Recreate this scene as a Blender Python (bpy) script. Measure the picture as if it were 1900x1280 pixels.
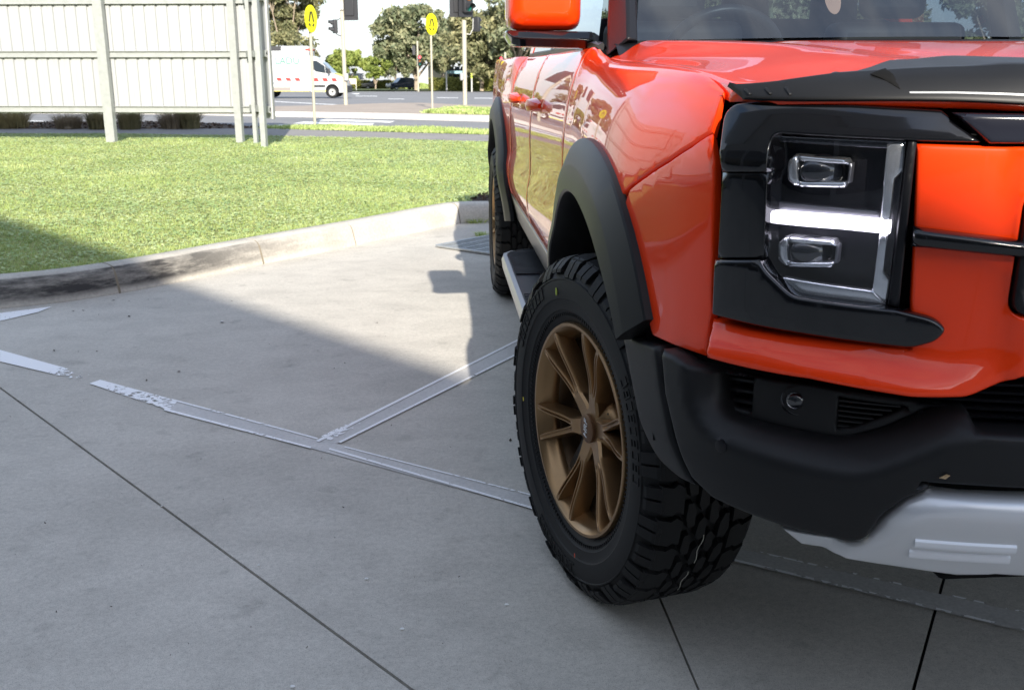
import bpy, bmesh, math, random
import numpy as np
from mathutils import Vector, Matrix
from mathutils.geometry import delaunay_2d_cdt

# ------------------------------------------------------------------ camera, sky, sun, exposure
R = math.radians
scene = bpy.context.scene
for o in list(bpy.data.objects):
    bpy.data.objects.remove(o, do_unlink=True)
COL = scene.collection
F_PX, HY, CH, YAW, CX, CY = 1880.0, 127.0, 1.196, 0.0725, -1.2915, -2.168
PITCH = math.atan((640 - HY) / F_PX)
cam = bpy.data.cameras.new('camera')
cam.sensor_width = 36.0
cam.lens = F_PX / 1900 * 36.0
cam.clip_start = 0.05
cam.clip_end = 3000
cam.dof.use_dof = True
cam.dof.focus_distance = 2.2
cam.dof.aperture_fstop = 13.0
cam_o = bpy.data.objects.new('camera', cam)
COL.objects.link(cam_o)
cam_o.location = (CX, CY, CH)
cam_o.rotation_euler = (math.pi / 2 - PITCH, 0, -YAW)
scene.camera = cam_o

SUN_DIR = Vector((-0.09, 1.0, -0.49)).normalized()      # the way the light travels
SUN_EL = math.asin(-SUN_DIR.z)
SUN_ROT = math.atan2(-SUN_DIR.x, -SUN_DIR.y)
world = bpy.data.worlds.new('World')
scene.world = world
world.use_nodes = True
wn, wl = world.node_tree.nodes, world.node_tree.links
wn.clear()
w_out = wn.new('ShaderNodeOutputWorld')
w_bg = wn.new('ShaderNodeBackground')
w_bg.inputs['Strength'].default_value = 0.068
w_sky = wn.new('ShaderNodeTexSky')
w_sky.sky_type = 'NISHITA'
w_sky.sun_disc = False
w_sky.sun_elevation = SUN_EL
w_sky.sun_rotation = SUN_ROT
w_sky.air_density = 1.0
w_sky.dust_density = 0.6
w_sky.ozone_density = 1.3
# broken white cloud over the blue, thicker towards the horizon
w_tc = wn.new('ShaderNodeTexCoord')
w_map = wn.new('ShaderNodeMapping')
w_map.inputs['Scale'].default_value = (1.3, 1.3, 4.2)
w_no = wn.new('ShaderNodeTexNoise')
w_no.inputs['Scale'].default_value = 1.9
w_no.inputs['Detail'].default_value = 7
w_no.inputs['Roughness'].default_value = 0.55
w_no.inputs['Distortion'].default_value = 0.4
w_rp = wn.new('ShaderNodeValToRGB')
w_rp.color_ramp.elements[0].position = 0.36
w_rp.color_ramp.elements[1].position = 0.60
w_mix = wn.new('ShaderNodeMixRGB')
w_mix.inputs['Color2'].default_value = (3.3, 3.5, 3.85, 1)
w_mul = wn.new('ShaderNodeMath'); w_mul.operation = 'MULTIPLY'; w_mul.inputs[1].default_value = 0.9
w_sep = wn.new('ShaderNodeSeparateXYZ')
w_fade = wn.new('ShaderNodeMapRange')
for _k, _v in (('From Min', 0.35), ('From Max', 0.85), ('To Min', 1.0), ('To Max', 0.85)): w_fade.inputs[_k].default_value = _v
w_mul2 = wn.new('ShaderNodeMath'); w_mul2.operation = 'MULTIPLY'
wl.new(w_tc.outputs['Generated'], w_map.inputs['Vector'])
wl.new(w_map.outputs['Vector'], w_no.inputs['Vector'])
wl.new(w_no.outputs['Fac'], w_rp.inputs['Fac'])
wl.new(w_rp.outputs['Color'], w_mul.inputs[0])
wl.new(w_tc.outputs['Generated'], w_sep.inputs[0])
wl.new(w_sep.outputs['Z'], w_fade.inputs['Value'])
wl.new(w_mul.outputs[0], w_mul2.inputs[0])
wl.new(w_fade.outputs['Result'], w_mul2.inputs[1])
w_hz = wn.new('ShaderNodeMapRange')
for _k, _v in (('From Min', 0.02), ('From Max', 0.30), ('To Min', 0.85), ('To Max', 0.0)): w_hz.inputs[_k].default_value = _v
w_max = wn.new('ShaderNodeMath'); w_max.operation = 'MAXIMUM'
wl.new(w_sep.outputs['Z'], w_hz.inputs['Value'])
wl.new(w_mul2.outputs[0], w_max.inputs[0])
wl.new(w_hz.outputs['Result'], w_max.inputs[1])
wl.new(w_max.outputs[0], w_mix.inputs['Fac'])
w_dim = wn.new('ShaderNodeMixRGB'); w_dim.blend_type = 'MULTIPLY'; w_dim.inputs['Fac'].default_value = 1.0
w_dim.inputs['Color2'].default_value = (0.95, 0.97, 1.0, 1)
wl.new(w_sky.outputs['Color'], w_dim.inputs['Color1'])
wl.new(w_dim.outputs['Color'], w_mix.inputs['Color1'])
wl.new(w_mix.outputs['Color'], w_bg.inputs['Color'])
wl.new(w_bg.outputs['Background'], w_out.inputs['Surface'])

sun = bpy.data.lights.new('sun', 'SUN')
sun.energy = 2.05
sun.angle = R(0.53)
sun.color = (1.0, 0.93, 0.82)
sun_o = bpy.data.objects.new('sun', sun)
COL.objects.link(sun_o)
sun_o.location = (3, -20, 12)
sun_o.rotation_euler = SUN_DIR.to_track_quat('-Z', 'Y').to_euler()

scene.view_settings.view_transform = 'Standard'
scene.view_settings.look = 'None'
scene.view_settings.gamma = 1.0
scene.view_settings.use_curve_mapping = False
scene.view_settings.exposure = 2.16
scene.render.engine = 'CYCLES'

rng = np.random.default_rng(7)
random.seed(7)

# ------------------------------------------------------------------ pixels to directions
def ray(px, py):
    u = (px - 950) / F_PX
    v = -(py - 640) / F_PX
    fw = math.cos(PITCH) + v * math.sin(PITCH)
    z = -math.sin(PITCH) + v * math.cos(PITCH)
    return Vector((u * math.cos(YAW) + fw * math.sin(YAW), -u * math.sin(YAW) + fw * math.cos(YAW), z))
CAM = Vector((CX, CY, CH))
SL = 0.0145                                   # the road falls away beyond the footpath
def H(y):
    return -SL * max(0.0, y - 26.0)
def HL(x, y):                                 # lawn
    return 0.135 - 0.125 * min(max((y - 5) / 10.0, 0), 1)
def gp(px, py, dz=0.0):
    d = ray(px, py)
    t = (dz - CH) / d.z
    P = CAM + d * t
    if P.y > 26 or t < 0:
        t = -(CH - dz + SL * (CY - 26)) / (d.z + SL * d.y)
        P = CAM + d * t
    return P
def at_y(px, py, Y):
    d = ray(px, py)
    return CAM + d * ((Y - CY) / d.y)
def at_z(px, py, Z):
    d = ray(px, py)
    return CAM + d * ((Z - CH) / d.z)
def px_m(P):                                  # photo pixels per metre at a point
    d = P - CAM
    fy = d.x * math.sin(YAW) + d.y * math.cos(YAW)
    return F_PX / (fy * math.cos(PITCH) - d.z * math.sin(PITCH))

# ------------------------------------------------------------------ materials
MATS = {}
def mat(name, col, rough=0.6, metal=0.0, coat=0.0, coat_rough=0.03, var=0.0, vscale=8.0, var2=0.0, v2scale=60.0,
        bump=0.0, bscale=120.0, spec=0.5, emit=None, estr=0.0, trans=0.0, island=0.0, rvar=0.0, ior=1.45, alpha=1.0, bdist=0.003):
    if name in MATS:
        return MATS[name]
    m = bpy.data.materials.new(name)
    m.use_nodes = True
    n, l = m.node_tree.nodes, m.node_tree.links
    b = n['Principled BSDF']
    b.inputs['Base Color'].default_value = (*col, 1)
    b.inputs['Roughness'].default_value = rough
    b.inputs['Metallic'].default_value = metal
    b.inputs['Coat Weight'].default_value = coat
    b.inputs['Coat Roughness'].default_value = coat_rough
    b.inputs['Specular IOR Level'].default_value = spec
    b.inputs['IOR'].default_value = ior
    b.inputs['Transmission Weight'].default_value = trans
    b.inputs['Alpha'].default_value = alpha
    if emit:
        b.inputs['Emission Color'].default_value = (*emit, 1)
        b.inputs['Emission Strength'].default_value = estr
    tc = n.new('ShaderNodeTexCoord')
    cur = None
    def mult(fac_socket, amount, lo):
        nonlocal cur
        mr = n.new('ShaderNodeMapRange')
        mr.inputs['From Min'].default_value = 0.3
        mr.inputs['From Max'].default_value = 0.7
        mr.inputs['To Min'].default_value = 1 - amount
        mr.inputs['To Max'].default_value = 1 + amount * lo
        l.new(fac_socket, mr.inputs['Value'])
        mx = n.new('ShaderNodeMixRGB')
        mx.blend_type = 'MULTIPLY'
        mx.inputs['Fac'].default_value = 1
        if cur is None:
            mx.inputs['Color1'].default_value = (*col, 1)
        else:
            l.new(cur, mx.inputs['Color1'])
        l.new(mr.outputs['Result'], mx.inputs['Color2'])
        cur = mx.outputs['Color']
    if var:
        t = n.new('ShaderNodeTexNoise'); t.inputs['Scale'].default_value = vscale
        t.inputs['Detail'].default_value = 6; t.inputs['Roughness'].default_value = 0.6
        l.new(tc.outputs['Object'], t.inputs['Vector'])
        mult(t.outputs['Fac'], var, 0.6)
        if rvar:
            mr = n.new('ShaderNodeMapRange')
            mr.inputs['To Min'].default_value = max(0, rough - rvar); mr.inputs['To Max'].default_value = min(1, rough + rvar)
            l.new(t.outputs['Fac'], mr.inputs['Value']); l.new(mr.outputs['Result'], b.inputs['Roughness'])
    if var2:
        t = n.new('ShaderNodeTexNoise'); t.inputs['Scale'].default_value = v2scale
        t.inputs['Detail'].default_value = 4
        l.new(tc.outputs['Object'], t.inputs['Vector'])
        mult(t.outputs['Fac'], var2, 0.6)
    if island:
        g = n.new('ShaderNodeNewGeometry')
        mr = n.new('ShaderNodeMath'); mr.operation = 'MULTIPLY_ADD'
        mr.inputs[1].default_value = 0.4; mr.inputs[2].default_value = 0.3
        l.new(g.outputs['Random Per Island'], mr.inputs[0])
        mult(mr.outputs[0], island, 0.8)
    if cur is not None:
        l.new(cur, b.inputs['Base Color'])
    if bump:
        t = n.new('ShaderNodeTexNoise'); t.inputs['Scale'].default_value = bscale
        t.inputs['Detail'].default_value = 5
        l.new(tc.outputs['Object'], t.inputs['Vector'])
        bp = n.new('ShaderNodeBump'); bp.inputs['Strength'].default_value = bump
        bp.inputs['Distance'].default_value = bdist
        l.new(t.outputs['Fac'], bp.inputs['Height'])
        l.new(bp.outputs['Normal'], b.inputs['Normal'])
    MATS[name] = m
    return m

def leaf_mat(name, col, col2, island=0.45, transl=0.35, vscale=0.5):
    """leaves and grass blades: two greens by noise and by blade, part of the light passes through"""
    if name in MATS:
        return MATS[name]
    m = bpy.data.materials.new(name); m.use_nodes = True
    n, l = m.node_tree.nodes, m.node_tree.links
    n.clear()
    out = n.new('ShaderNodeOutputMaterial')
    tc = n.new('ShaderNodeTexCoord')
    no = n.new('ShaderNodeTexNoise'); no.inputs['Scale'].default_value = vscale; no.inputs['Detail'].default_value = 5
    l.new(tc.outputs['Object'], no.inputs['Vector'])
    g = n.new('ShaderNodeNewGeometry')
    add = n.new('ShaderNodeMath'); add.operation = 'MULTIPLY_ADD'; add.inputs[1].default_value = 1.0
    sub = n.new('ShaderNodeMath'); sub.operation = 'MULTIPLY_ADD'; sub.inputs[1].default_value = 2.4; sub.inputs[2].default_value = -0.95
    l.new(no.outputs['Fac'], sub.inputs[0])
    isl = n.new('ShaderNodeMath'); isl.operation = 'MULTIPLY_ADD'; isl.inputs[1].default_value = island * 1.6; isl.inputs[2].default_value = -island * 0.8
    l.new(g.outputs['Random Per Island'], isl.inputs[0])
    ad2 = n.new('ShaderNodeMath'); ad2.operation = 'ADD'; ad2.use_clamp = True
    l.new(sub.outputs[0], ad2.inputs[0]); l.new(isl.outputs[0], ad2.inputs[1])
    mx = n.new('ShaderNodeMixRGB'); mx.inputs['Color1'].default_value = (*col, 1); mx.inputs['Color2'].default_value = (*col2, 1)
    l.new(ad2.outputs[0], mx.inputs['Fac'])
    d = n.new('ShaderNodeBsdfPrincipled'); d.inputs['Roughness'].default_value = 0.55; d.inputs['Specular IOR Level'].default_value = 0.3
    t = n.new('ShaderNodeBsdfTranslucent')
    ms = n.new('ShaderNodeMixShader'); ms.inputs['Fac'].default_value = transl
    l.new(mx.outputs['Color'], d.inputs['Base Color']); l.new(mx.outputs['Color'], t.inputs['Color'])
    l.new(d.outputs['BSDF'], ms.inputs[1]); l.new(t.outputs['BSDF'], ms.inputs[2])
    l.new(ms.outputs['Shader'], out.inputs['Surface'])
    MATS[name] = m
    return m

# ------------------------------------------------------------------ mesh helpers
def tag(o, label=None, cat=None, group=None, kind=None):
    if label: o['label'] = label
    if cat: o['category'] = cat
    if group: o['group'] = group
    if kind: o['kind'] = kind
    return o
def empty(name, loc=(0, 0, 0), rz=0.0, parent=None):
    o = bpy.data.objects.new(name, None)
    o.empty_display_size = 0.2
    COL.objects.link(o)
    o.location = loc
    o.rotation_euler = (0, 0, rz)
    o.parent = parent
    return o
def mesh_obj(name, verts, faces, mats, parent=None, smooth=None, mi=None, loc=None, rz=None, bevel=0.0, bseg=2):
    me = bpy.data.meshes.new(name)
    me.from_pydata([tuple(v) for v in verts], [], faces)
    if not isinstance(mats, (list, tuple)):
        mats = [mats]
    for m in mats:
        me.materials.append(m)
    if mi is not None:
        me.polygons.foreach_set('material_index', mi)
    if smooth is not None:
        me.polygons.foreach_set('use_smooth', [True] * len(me.polygons))
        me.set_sharp_from_angle(angle=R(smooth))
    me.update()
    o = bpy.data.objects.new(name, me)
    COL.objects.link(o)
    o.parent = parent
    if loc is not None: o.location = loc
    if rz is not None: o.rotation_euler = (0, 0, rz)
    if bevel:
        b = o.modifiers.new('bevel', 'BEVEL'); b.width = bevel; b.segments = bseg; b.limit_method = 'ANGLE'; b.angle_limit = R(30)
        b.harden_normals = False
    return o
class MB:
    def __init__(s):
        s.v, s.f, s.mi = [], [], []
    def add(s, vs, fs, m=0):
        k = len(s.v)
        s.v += [tuple(v) for v in vs]
        s.f += [tuple(i + k for i in f) for f in fs]
        s.mi += [m] * len(fs)
        return s
    def box(s, c, d, m=0, M=None, taper=1.0):
        x, y, z = d[0] / 2, d[1] / 2, d[2] / 2
        vs = []
        for sz, k in ((-1, 1), (1, taper)):
            for sx, sy in ((-1, -1), (1, -1), (1, 1), (-1, 1)):
                vs.append(Vector((sx * x * k, sy * y * k, sz * z)))
        if M: vs = [M @ v for v in vs]
        vs = [v + Vector(c) for v in vs]
        return s.add(vs, [(3, 2, 1, 0), (4, 5, 6, 7), (0, 1, 5, 4), (1, 2, 6, 5), (2, 3, 7, 6), (3, 0, 4, 7)], m)
    def bar(s, a, b, w, t, m=0, up=(0, 0, 1)):
        """straight bar from a to b, w wide, t thick"""
        a, b = Vector(a), Vector(b)
        d = (b - a).normalized()
        x = d.cross(Vector(up))
        if x.length < 1e-4: x = d.cross(Vector((1, 0, 0)))
        x.normalize(); y = x.cross(d)
        vs = []
        for p in (a, b):
            for i, j in ((-1, -1), (1, -1), (1, 1), (-1, 1)):
                vs.append(p + x * (i * w / 2) + y * (j * t / 2))
        return s.add(vs, [(0, 1, 2, 3), (7, 6, 5, 4), (0, 4, 5, 1), (1, 5, 6, 2), (2, 6, 7, 3), (3, 7, 4, 0)], m)
    def tube(s, pts, rad, n=10, m=0, cap=True):
        pts = [Vector(p) for p in pts]
        if not isinstance(rad, (list, tuple)): rad = [rad] * len(pts)
        vs, fs = [], []
        x = None
        for i, p in enumerate(pts):
            d = (pts[min(i + 1, len(pts) - 1)] - pts[max(i - 1, 0)]).normalized()
            if x is None:
                x = d.cross(Vector((0.3, 0.2, 0.93)))
                if x.length < 1e-3: x = d.cross(Vector((1, 0, 0)))
            x = (x - d * x.dot(d)).normalized()
            y = d.cross(x)
            for k in range(n):
                a = 2 * math.pi * k / n
                vs.append(p + (x * math.cos(a) + y * math.sin(a)) * rad[i])
        for i in range(len(pts) - 1):
            for k in range(n):
                fs.append((i * n + k, i * n + (k + 1) % n, (i + 1) * n + (k + 1) % n, (i + 1) * n + k))
        if cap:
            fs.append(tuple(range(n))[::-1]); fs.append(tuple((len(pts) - 1) * n + k for k in range(n)))
        return s.add(vs, fs, m)
    def lathe(s, prof, n=32, M=None, m=0, closed=False):
        """profile of (radius, height) about z"""
        vs, fs = [], []
        for r, z in prof:
            for k in range(n):
                a = 2 * math.pi * k / n
                vs.append(Vector((r * math.cos(a), r * math.sin(a), z)))
        q = len(prof)
        for i in range(q if closed else q - 1):
            j = (i + 1) % q
            for k in range(n):
                fs.append((i * n + k, i * n + (k + 1) % n, j * n + (k + 1) % n, j * n + k))
        if M: vs = [M @ v for v in vs]
        return s.add(vs, fs, m)
    def disc(s, r, n=24, M=None, m=0):
        vs = [Vector((r * math.cos(2 * math.pi * k / n), r * math.sin(2 * math.pi * k / n), 0)) for k in range(n)]
        if M: vs = [M @ v for v in vs]
        return s.add(vs, [tuple(range(n))], m)
    def loft(s, rows, m=0, closed=False, cap=False):
        n = len(rows[0])
        vs = [Vector(p) for r in rows for p in r]
        fs = []
        for i in range(len(rows) - 1):
            for k in range(n if closed else n - 1):
                k2 = (k + 1) % n
                fs.append((i * n + k, i * n + k2, (i + 1) * n + k2, (i + 1) * n + k))
        if cap:
            fs.append(tuple(range(n))[::-1]); fs.append(tuple((len(rows) - 1) * n + k for k in range(n)))
        return s.add(vs, fs, m)
    def prism(s, poly, a, b, axis=1, m=0):
        """polygon of 2-D points extruded between a and b along an axis"""
        def P(u, v, w):
            return {0: (w, u, v), 1: (u, w, v), 2: (u, v, w)}[axis]
        n = len(poly)
        vs = [P(u, v, a) for u, v in poly] + [P(u, v, b) for u, v in poly]
        fs = [tuple(range(n)), tuple(range(2 * n - 1, n - 1, -1))]
        for k in range(n):
            fs.append((k, n + k, n + (k + 1) % n, (k + 1) % n))
        return s.add(vs, fs, m)
    def ball(s, c, r, nu=12, nv=8, m=0, scale=(1, 1, 1)):
        vs, fs = [], []
        for i in range(nv + 1):
            t = math.pi * i / nv
            for k in range(nu):
                a = 2 * math.pi * k / nu
                vs.append(Vector((math.sin(t) * math.cos(a) * scale[0], math.sin(t) * math.sin(a) * scale[1], math.cos(t) * scale[2])) * r + Vector(c))
        for i in range(nv):
            for k in range(nu):
                fs.append((i * nu + k, (i + 1) * nu + k, (i + 1) * nu + (k + 1) % nu, i * nu + (k + 1) % nu))
        return s.add(vs, fs, m)
    def build(s, name, mats, parent=None, smooth=35, bevel=0.0, fix=True, **kw):
        o = mesh_obj(name, s.v, s.f, mats, parent, smooth, s.mi if isinstance(mats, (list, tuple)) else None, bevel=bevel, **kw)
        if fix:
            bm = bmesh.new(); bm.from_mesh(o.data)
            bmesh.ops.recalc_face_normals(bm, faces=bm.faces)
            bm.to_mesh(o.data); bm.free()
            if smooth is not None: o.data.set_sharp_from_angle(angle=R(smooth))
        return o
def fast_mesh(name, V, F, material, parent=None, smooth=False):
    """numpy arrays: V (n,3), F (m,3 or 4)"""
    me = bpy.data.meshes.new(name)
    k = F.shape[1]
    me.vertices.add(len(V)); me.vertices.foreach_set('co', V.astype(np.float32).ravel())
    me.loops.add(F.size); me.loops.foreach_set('vertex_index', F.astype(np.int32).ravel())
    me.polygons.add(len(F)); me.polygons.foreach_set('loop_start', np.arange(0, F.size, k, dtype=np.int32))
    me.materials.append(material)
    me.update(calc_edges=True)
    me.validate()
    o = bpy.data.objects.new(name, me); COL.objects.link(o); o.parent = parent
    return o
def in_poly(P, poly):
    """numpy point in polygon"""
    x, y = P[:, 0], P[:, 1]
    c = np.zeros(len(P), bool)
    n = len(poly)
    for i in range(n):
        x1, y1 = poly[i]; x2, y2 = poly[(i + 1) % n]
        if y1 == y2: continue
        k = ((y1 > y) != (y2 > y)) & (x < (x2 - x1) * (y - y1) / (y2 - y1) + x1)
        c ^= k
    return c
def poly_dist(P, poly, closed=True):
    d = np.full(len(P), 1e9)
    n = len(poly)
    for i in range(n if closed else n - 1):
        a = np.array(poly[i]); b = np.array(poly[(i + 1) % n])
        ab = b - a; L = (ab ** 2).sum()
        if L < 1e-14: continue
        t = np.clip(((P - a) @ ab) / L, 0, 1)
        d = np.minimum(d, np.hypot(*(P - a - t[:, None] * ab).T))
    return d
def catmull(pts, n=8, closed=False):
    pts = [np.array(p, float) for p in pts]
    out = []
    m = len(pts)
    for i in range(m if closed else m - 1):
        p0 = pts[(i - 1) % m] if closed or i > 0 else 2 * pts[0] - pts[1]
        p1, p2 = pts[i], pts[(i + 1) % m]
        p3 = pts[(i + 2) % m] if closed or i + 2 < m else 2 * pts[-1] - pts[-2]
        for k in range(n):
            t = k / n
            out.append(0.5 * (2 * p1 + (p2 - p0) * t + (2 * p0 - 5 * p1 + 4 * p2 - p3) * t * t + (3 * p1 - p0 - 3 * p2 + p3) * t ** 3))
    if not closed: out.append(pts[-1])
    return out
def sstep(a, b, x):
    t = min(max((x - a) / (b - a), 0), 1)
    return t * t * (3 - 2 * t)
_TAB = {}
def lerp_tab(tab, x):
    """table look-up through a smooth monotone curve"""
    k = id(tab)
    if k not in _TAB:
        X = np.array([t[0] for t in tab], float); Y = np.array([t[1] for t in tab], float)
        h = np.diff(X); d = np.diff(Y) / h
        m = np.zeros(len(X)); m[0], m[-1] = d[0], d[-1]
        for i in range(1, len(X) - 1):
            m[i] = 0 if d[i - 1] * d[i] <= 0 else 2 * d[i - 1] * d[i] / (d[i - 1] + d[i])
        xs = np.linspace(X[0], X[-1], 600); i = np.clip(np.searchsorted(X, xs) - 1, 0, len(h) - 1)
        t = (xs - X[i]) / h[i]
        ys = (2 * t**3 - 3 * t**2 + 1) * Y[i] + (t**3 - 2 * t**2 + t) * h[i] * m[i] + (-2 * t**3 + 3 * t**2) * Y[i + 1] + (t**3 - t**2) * h[i] * m[i + 1]
        _TAB[k] = (xs, ys, tab)
    return float(np.interp(x, _TAB[k][0], _TAB[k][1]))

# ------------------------------------------------------------------ surfaces the truck panels are laid on
PAINT = mat('orange_paint', (0.97, 0.050, 0.0025), rough=0.45, metal=0.0, coat=0.88, coat_rough=0.012, spec=0.12, var=0.03, vscale=900)
PLASTIC = mat('black_textured_plastic', (0.0080, 0.0081, 0.0087), rough=0.46, bump=0.12, bscale=900, bdist=0.0006, spec=0.42, var=0.12, vscale=14)
GLOSS = mat('gloss_black', (0.004, 0.004, 0.005), rough=0.08, coat=0.6, coat_rough=0.03, spec=0.45)
DARK = mat('dark_void', (0.005, 0.005, 0.005), rough=0.8, spec=0.2)
SATIN = mat('satin_black', (0.008, 0.008, 0.010), rough=0.38, spec=0.35)
CHROME = mat('bright_trim', (0.75, 0.75, 0.77), rough=0.12, metal=1.0)
SILVER = mat('silver_paint', (0.74, 0.745, 0.755), rough=0.34, metal=0.4, coat=0.25, coat_rough=0.15)
BRONZE = mat('bronze_wheel_paint', (0.33, 0.205, 0.100), rough=0.30, metal=0.85, coat=0.1, coat_rough=0.3, var=0.05, vscale=300)
RUBBER = mat('tyre_rubber', (0.0085, 0.0085, 0.009), rough=0.62, bump=0.10, bscale=400, bdist=0.001, spec=0.4, var=0.25, vscale=9)
GREYP = mat('grey_cladding', (0.035, 0.034, 0.032), rough=0.28, spec=0.6)
ALU = mat('brushed_aluminium', (0.48, 0.48, 0.47), rough=0.4, metal=0.7)

def glass_mat(name, tint=(0.75, 0.82, 0.86), extra=0.0):
    m = bpy.data.materials.new(name); m.use_nodes = True
    n, l = m.node_tree.nodes, m.node_tree.links
    n.clear()
    out = n.new('ShaderNodeOutputMaterial')
    g = n.new('ShaderNodeNewGeometry')
    dt = n.new('ShaderNodeVectorMath'); dt.operation = 'DOT_PRODUCT'
    l.new(g.outputs['Normal'], dt.inputs[0]); l.new(g.outputs['Incoming'], dt.inputs[1])
    ab = n.new('ShaderNodeMath'); ab.operation = 'ABSOLUTE'; l.new(dt.outputs['Value'], ab.inputs[0])
    iv = n.new('ShaderNodeMath'); iv.operation = 'SUBTRACT'; iv.inputs[0].default_value = 1.0; l.new(ab.outputs[0], iv.inputs[1])
    pw = n.new('ShaderNodeMath'); pw.operation = 'POWER'; pw.inputs[1].default_value = 5.0; l.new(iv.outputs[0], pw.inputs[0])
    ad = n.new('ShaderNodeMath'); ad.operation = 'MULTIPLY_ADD'; ad.inputs[1].default_value = 0.92; ad.inputs[2].default_value = 0.06 + extra; ad.use_clamp = True
    l.new(pw.outputs[0], ad.inputs[0])
    tr = n.new('ShaderNodeBsdfTransparent'); tr.inputs['Color'].default_value = (*tint, 1)
    gl = n.new('ShaderNodeBsdfGlossy'); gl.inputs['Roughness'].default_value = 0.0
    mx = n.new('ShaderNodeMixShader')
    l.new(ad.outputs[0], mx.inputs['Fac']); l.new(tr.outputs[0], mx.inputs[1]); l.new(gl.outputs[0], mx.inputs[2])
    l.new(mx.outputs[0], out.inputs['Surface'])
    MATS[name] = m
    return m
GLASS = glass_mat('window_glass', (0.40, 0.47, 0.52), 0.13)
LENS = glass_mat('lamp_lens', (0.93, 0.94, 0.96), 0.0)

plan_ctrl = [(0.12, -0.946), (0, -0.947), (-0.2, -0.942), (-0.4, -0.922), (-0.55, -0.892), (-0.68, -0.848), (-0.78, -0.79), (-0.85, -0.715),
             (-0.898, -0.62), (-0.930, -0.50), (-0.950, -0.36), (-0.960, -0.2), (-0.963, 0), (-0.963, 0.4), (-0.963, 1), (-0.963, 2),
             (-0.963, 3), (-0.958, 3.8), (-0.945, 4.25), (-0.90, 4.45), (-0.8, 4.52), (-0.4, 4.55), (0, 4.56), (0.12, 4.56)]
PL = np.array(catmull(plan_ctrl, 10))
PL = PL[10:-10]
SEG = np.diff(PL, axis=0)
SLEN = np.hypot(*SEG.T)
SC = np.concatenate([[0], np.cumsum(SLEN)])
TN = np.gradient(PL, SC, axis=0)
TN /= np.hypot(*TN.T)[:, None]
NR = np.stack([-TN[:, 1], TN[:, 0]], 1)
def plan_at(s):
    return (float(np.interp(s, SC, PL[:, 0])), float(np.interp(s, SC, PL[:, 1])),
            float(np.interp(s, SC, NR[:, 0])), float(np.interp(s, SC, NR[:, 1])))
def plan_sd(x, y):
    p = np.array([x, y])
    t = np.clip(((p - PL[:-1]) * SEG).sum(1) / SLEN ** 2, 0, 1)
    q = PL[:-1] + SEG * t[:, None]
    d2 = ((p - q) ** 2).sum(1)
    i = int(d2.argmin())
    n = NR[i] * (1 - t[i]) + NR[i + 1] * t[i]
    sg = 1 if (p - q[i]) @ n >= 0 else -1
    return sg * math.sqrt(d2[i]), SC[i] + t[i] * SLEN[i]
_side = (PL[:, 0] < -0.84) & (PL[:, 1] < 4.4)
def sY(y):                                      # arc length on the side at a given y
    return float(np.interp(y, PL[_side, 1], SC[_side]))
ZR = 0.94                                      # above this the side rolls over to the shoulder
sec_tab = [(0.40, -0.07), (0.55, -0.04), (0.62, -0.020), (0.68, -0.004), (0.74, 0.0), (0.82, -0.012), (0.90, -0.012), (0.94, -0.010), (1.4, -0.010)]
ztop_tab = [(-0.9, 1.150), (-0.70, 1.158), (-0.58, 1.178), (-0.46, 1.193), (-0.2, 1.205), (0.33, 1.216), (0.5, 1.232), (0.62, 1.252), (2.4, 1.246), (5, 1.246)]
VT = 1.275
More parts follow.
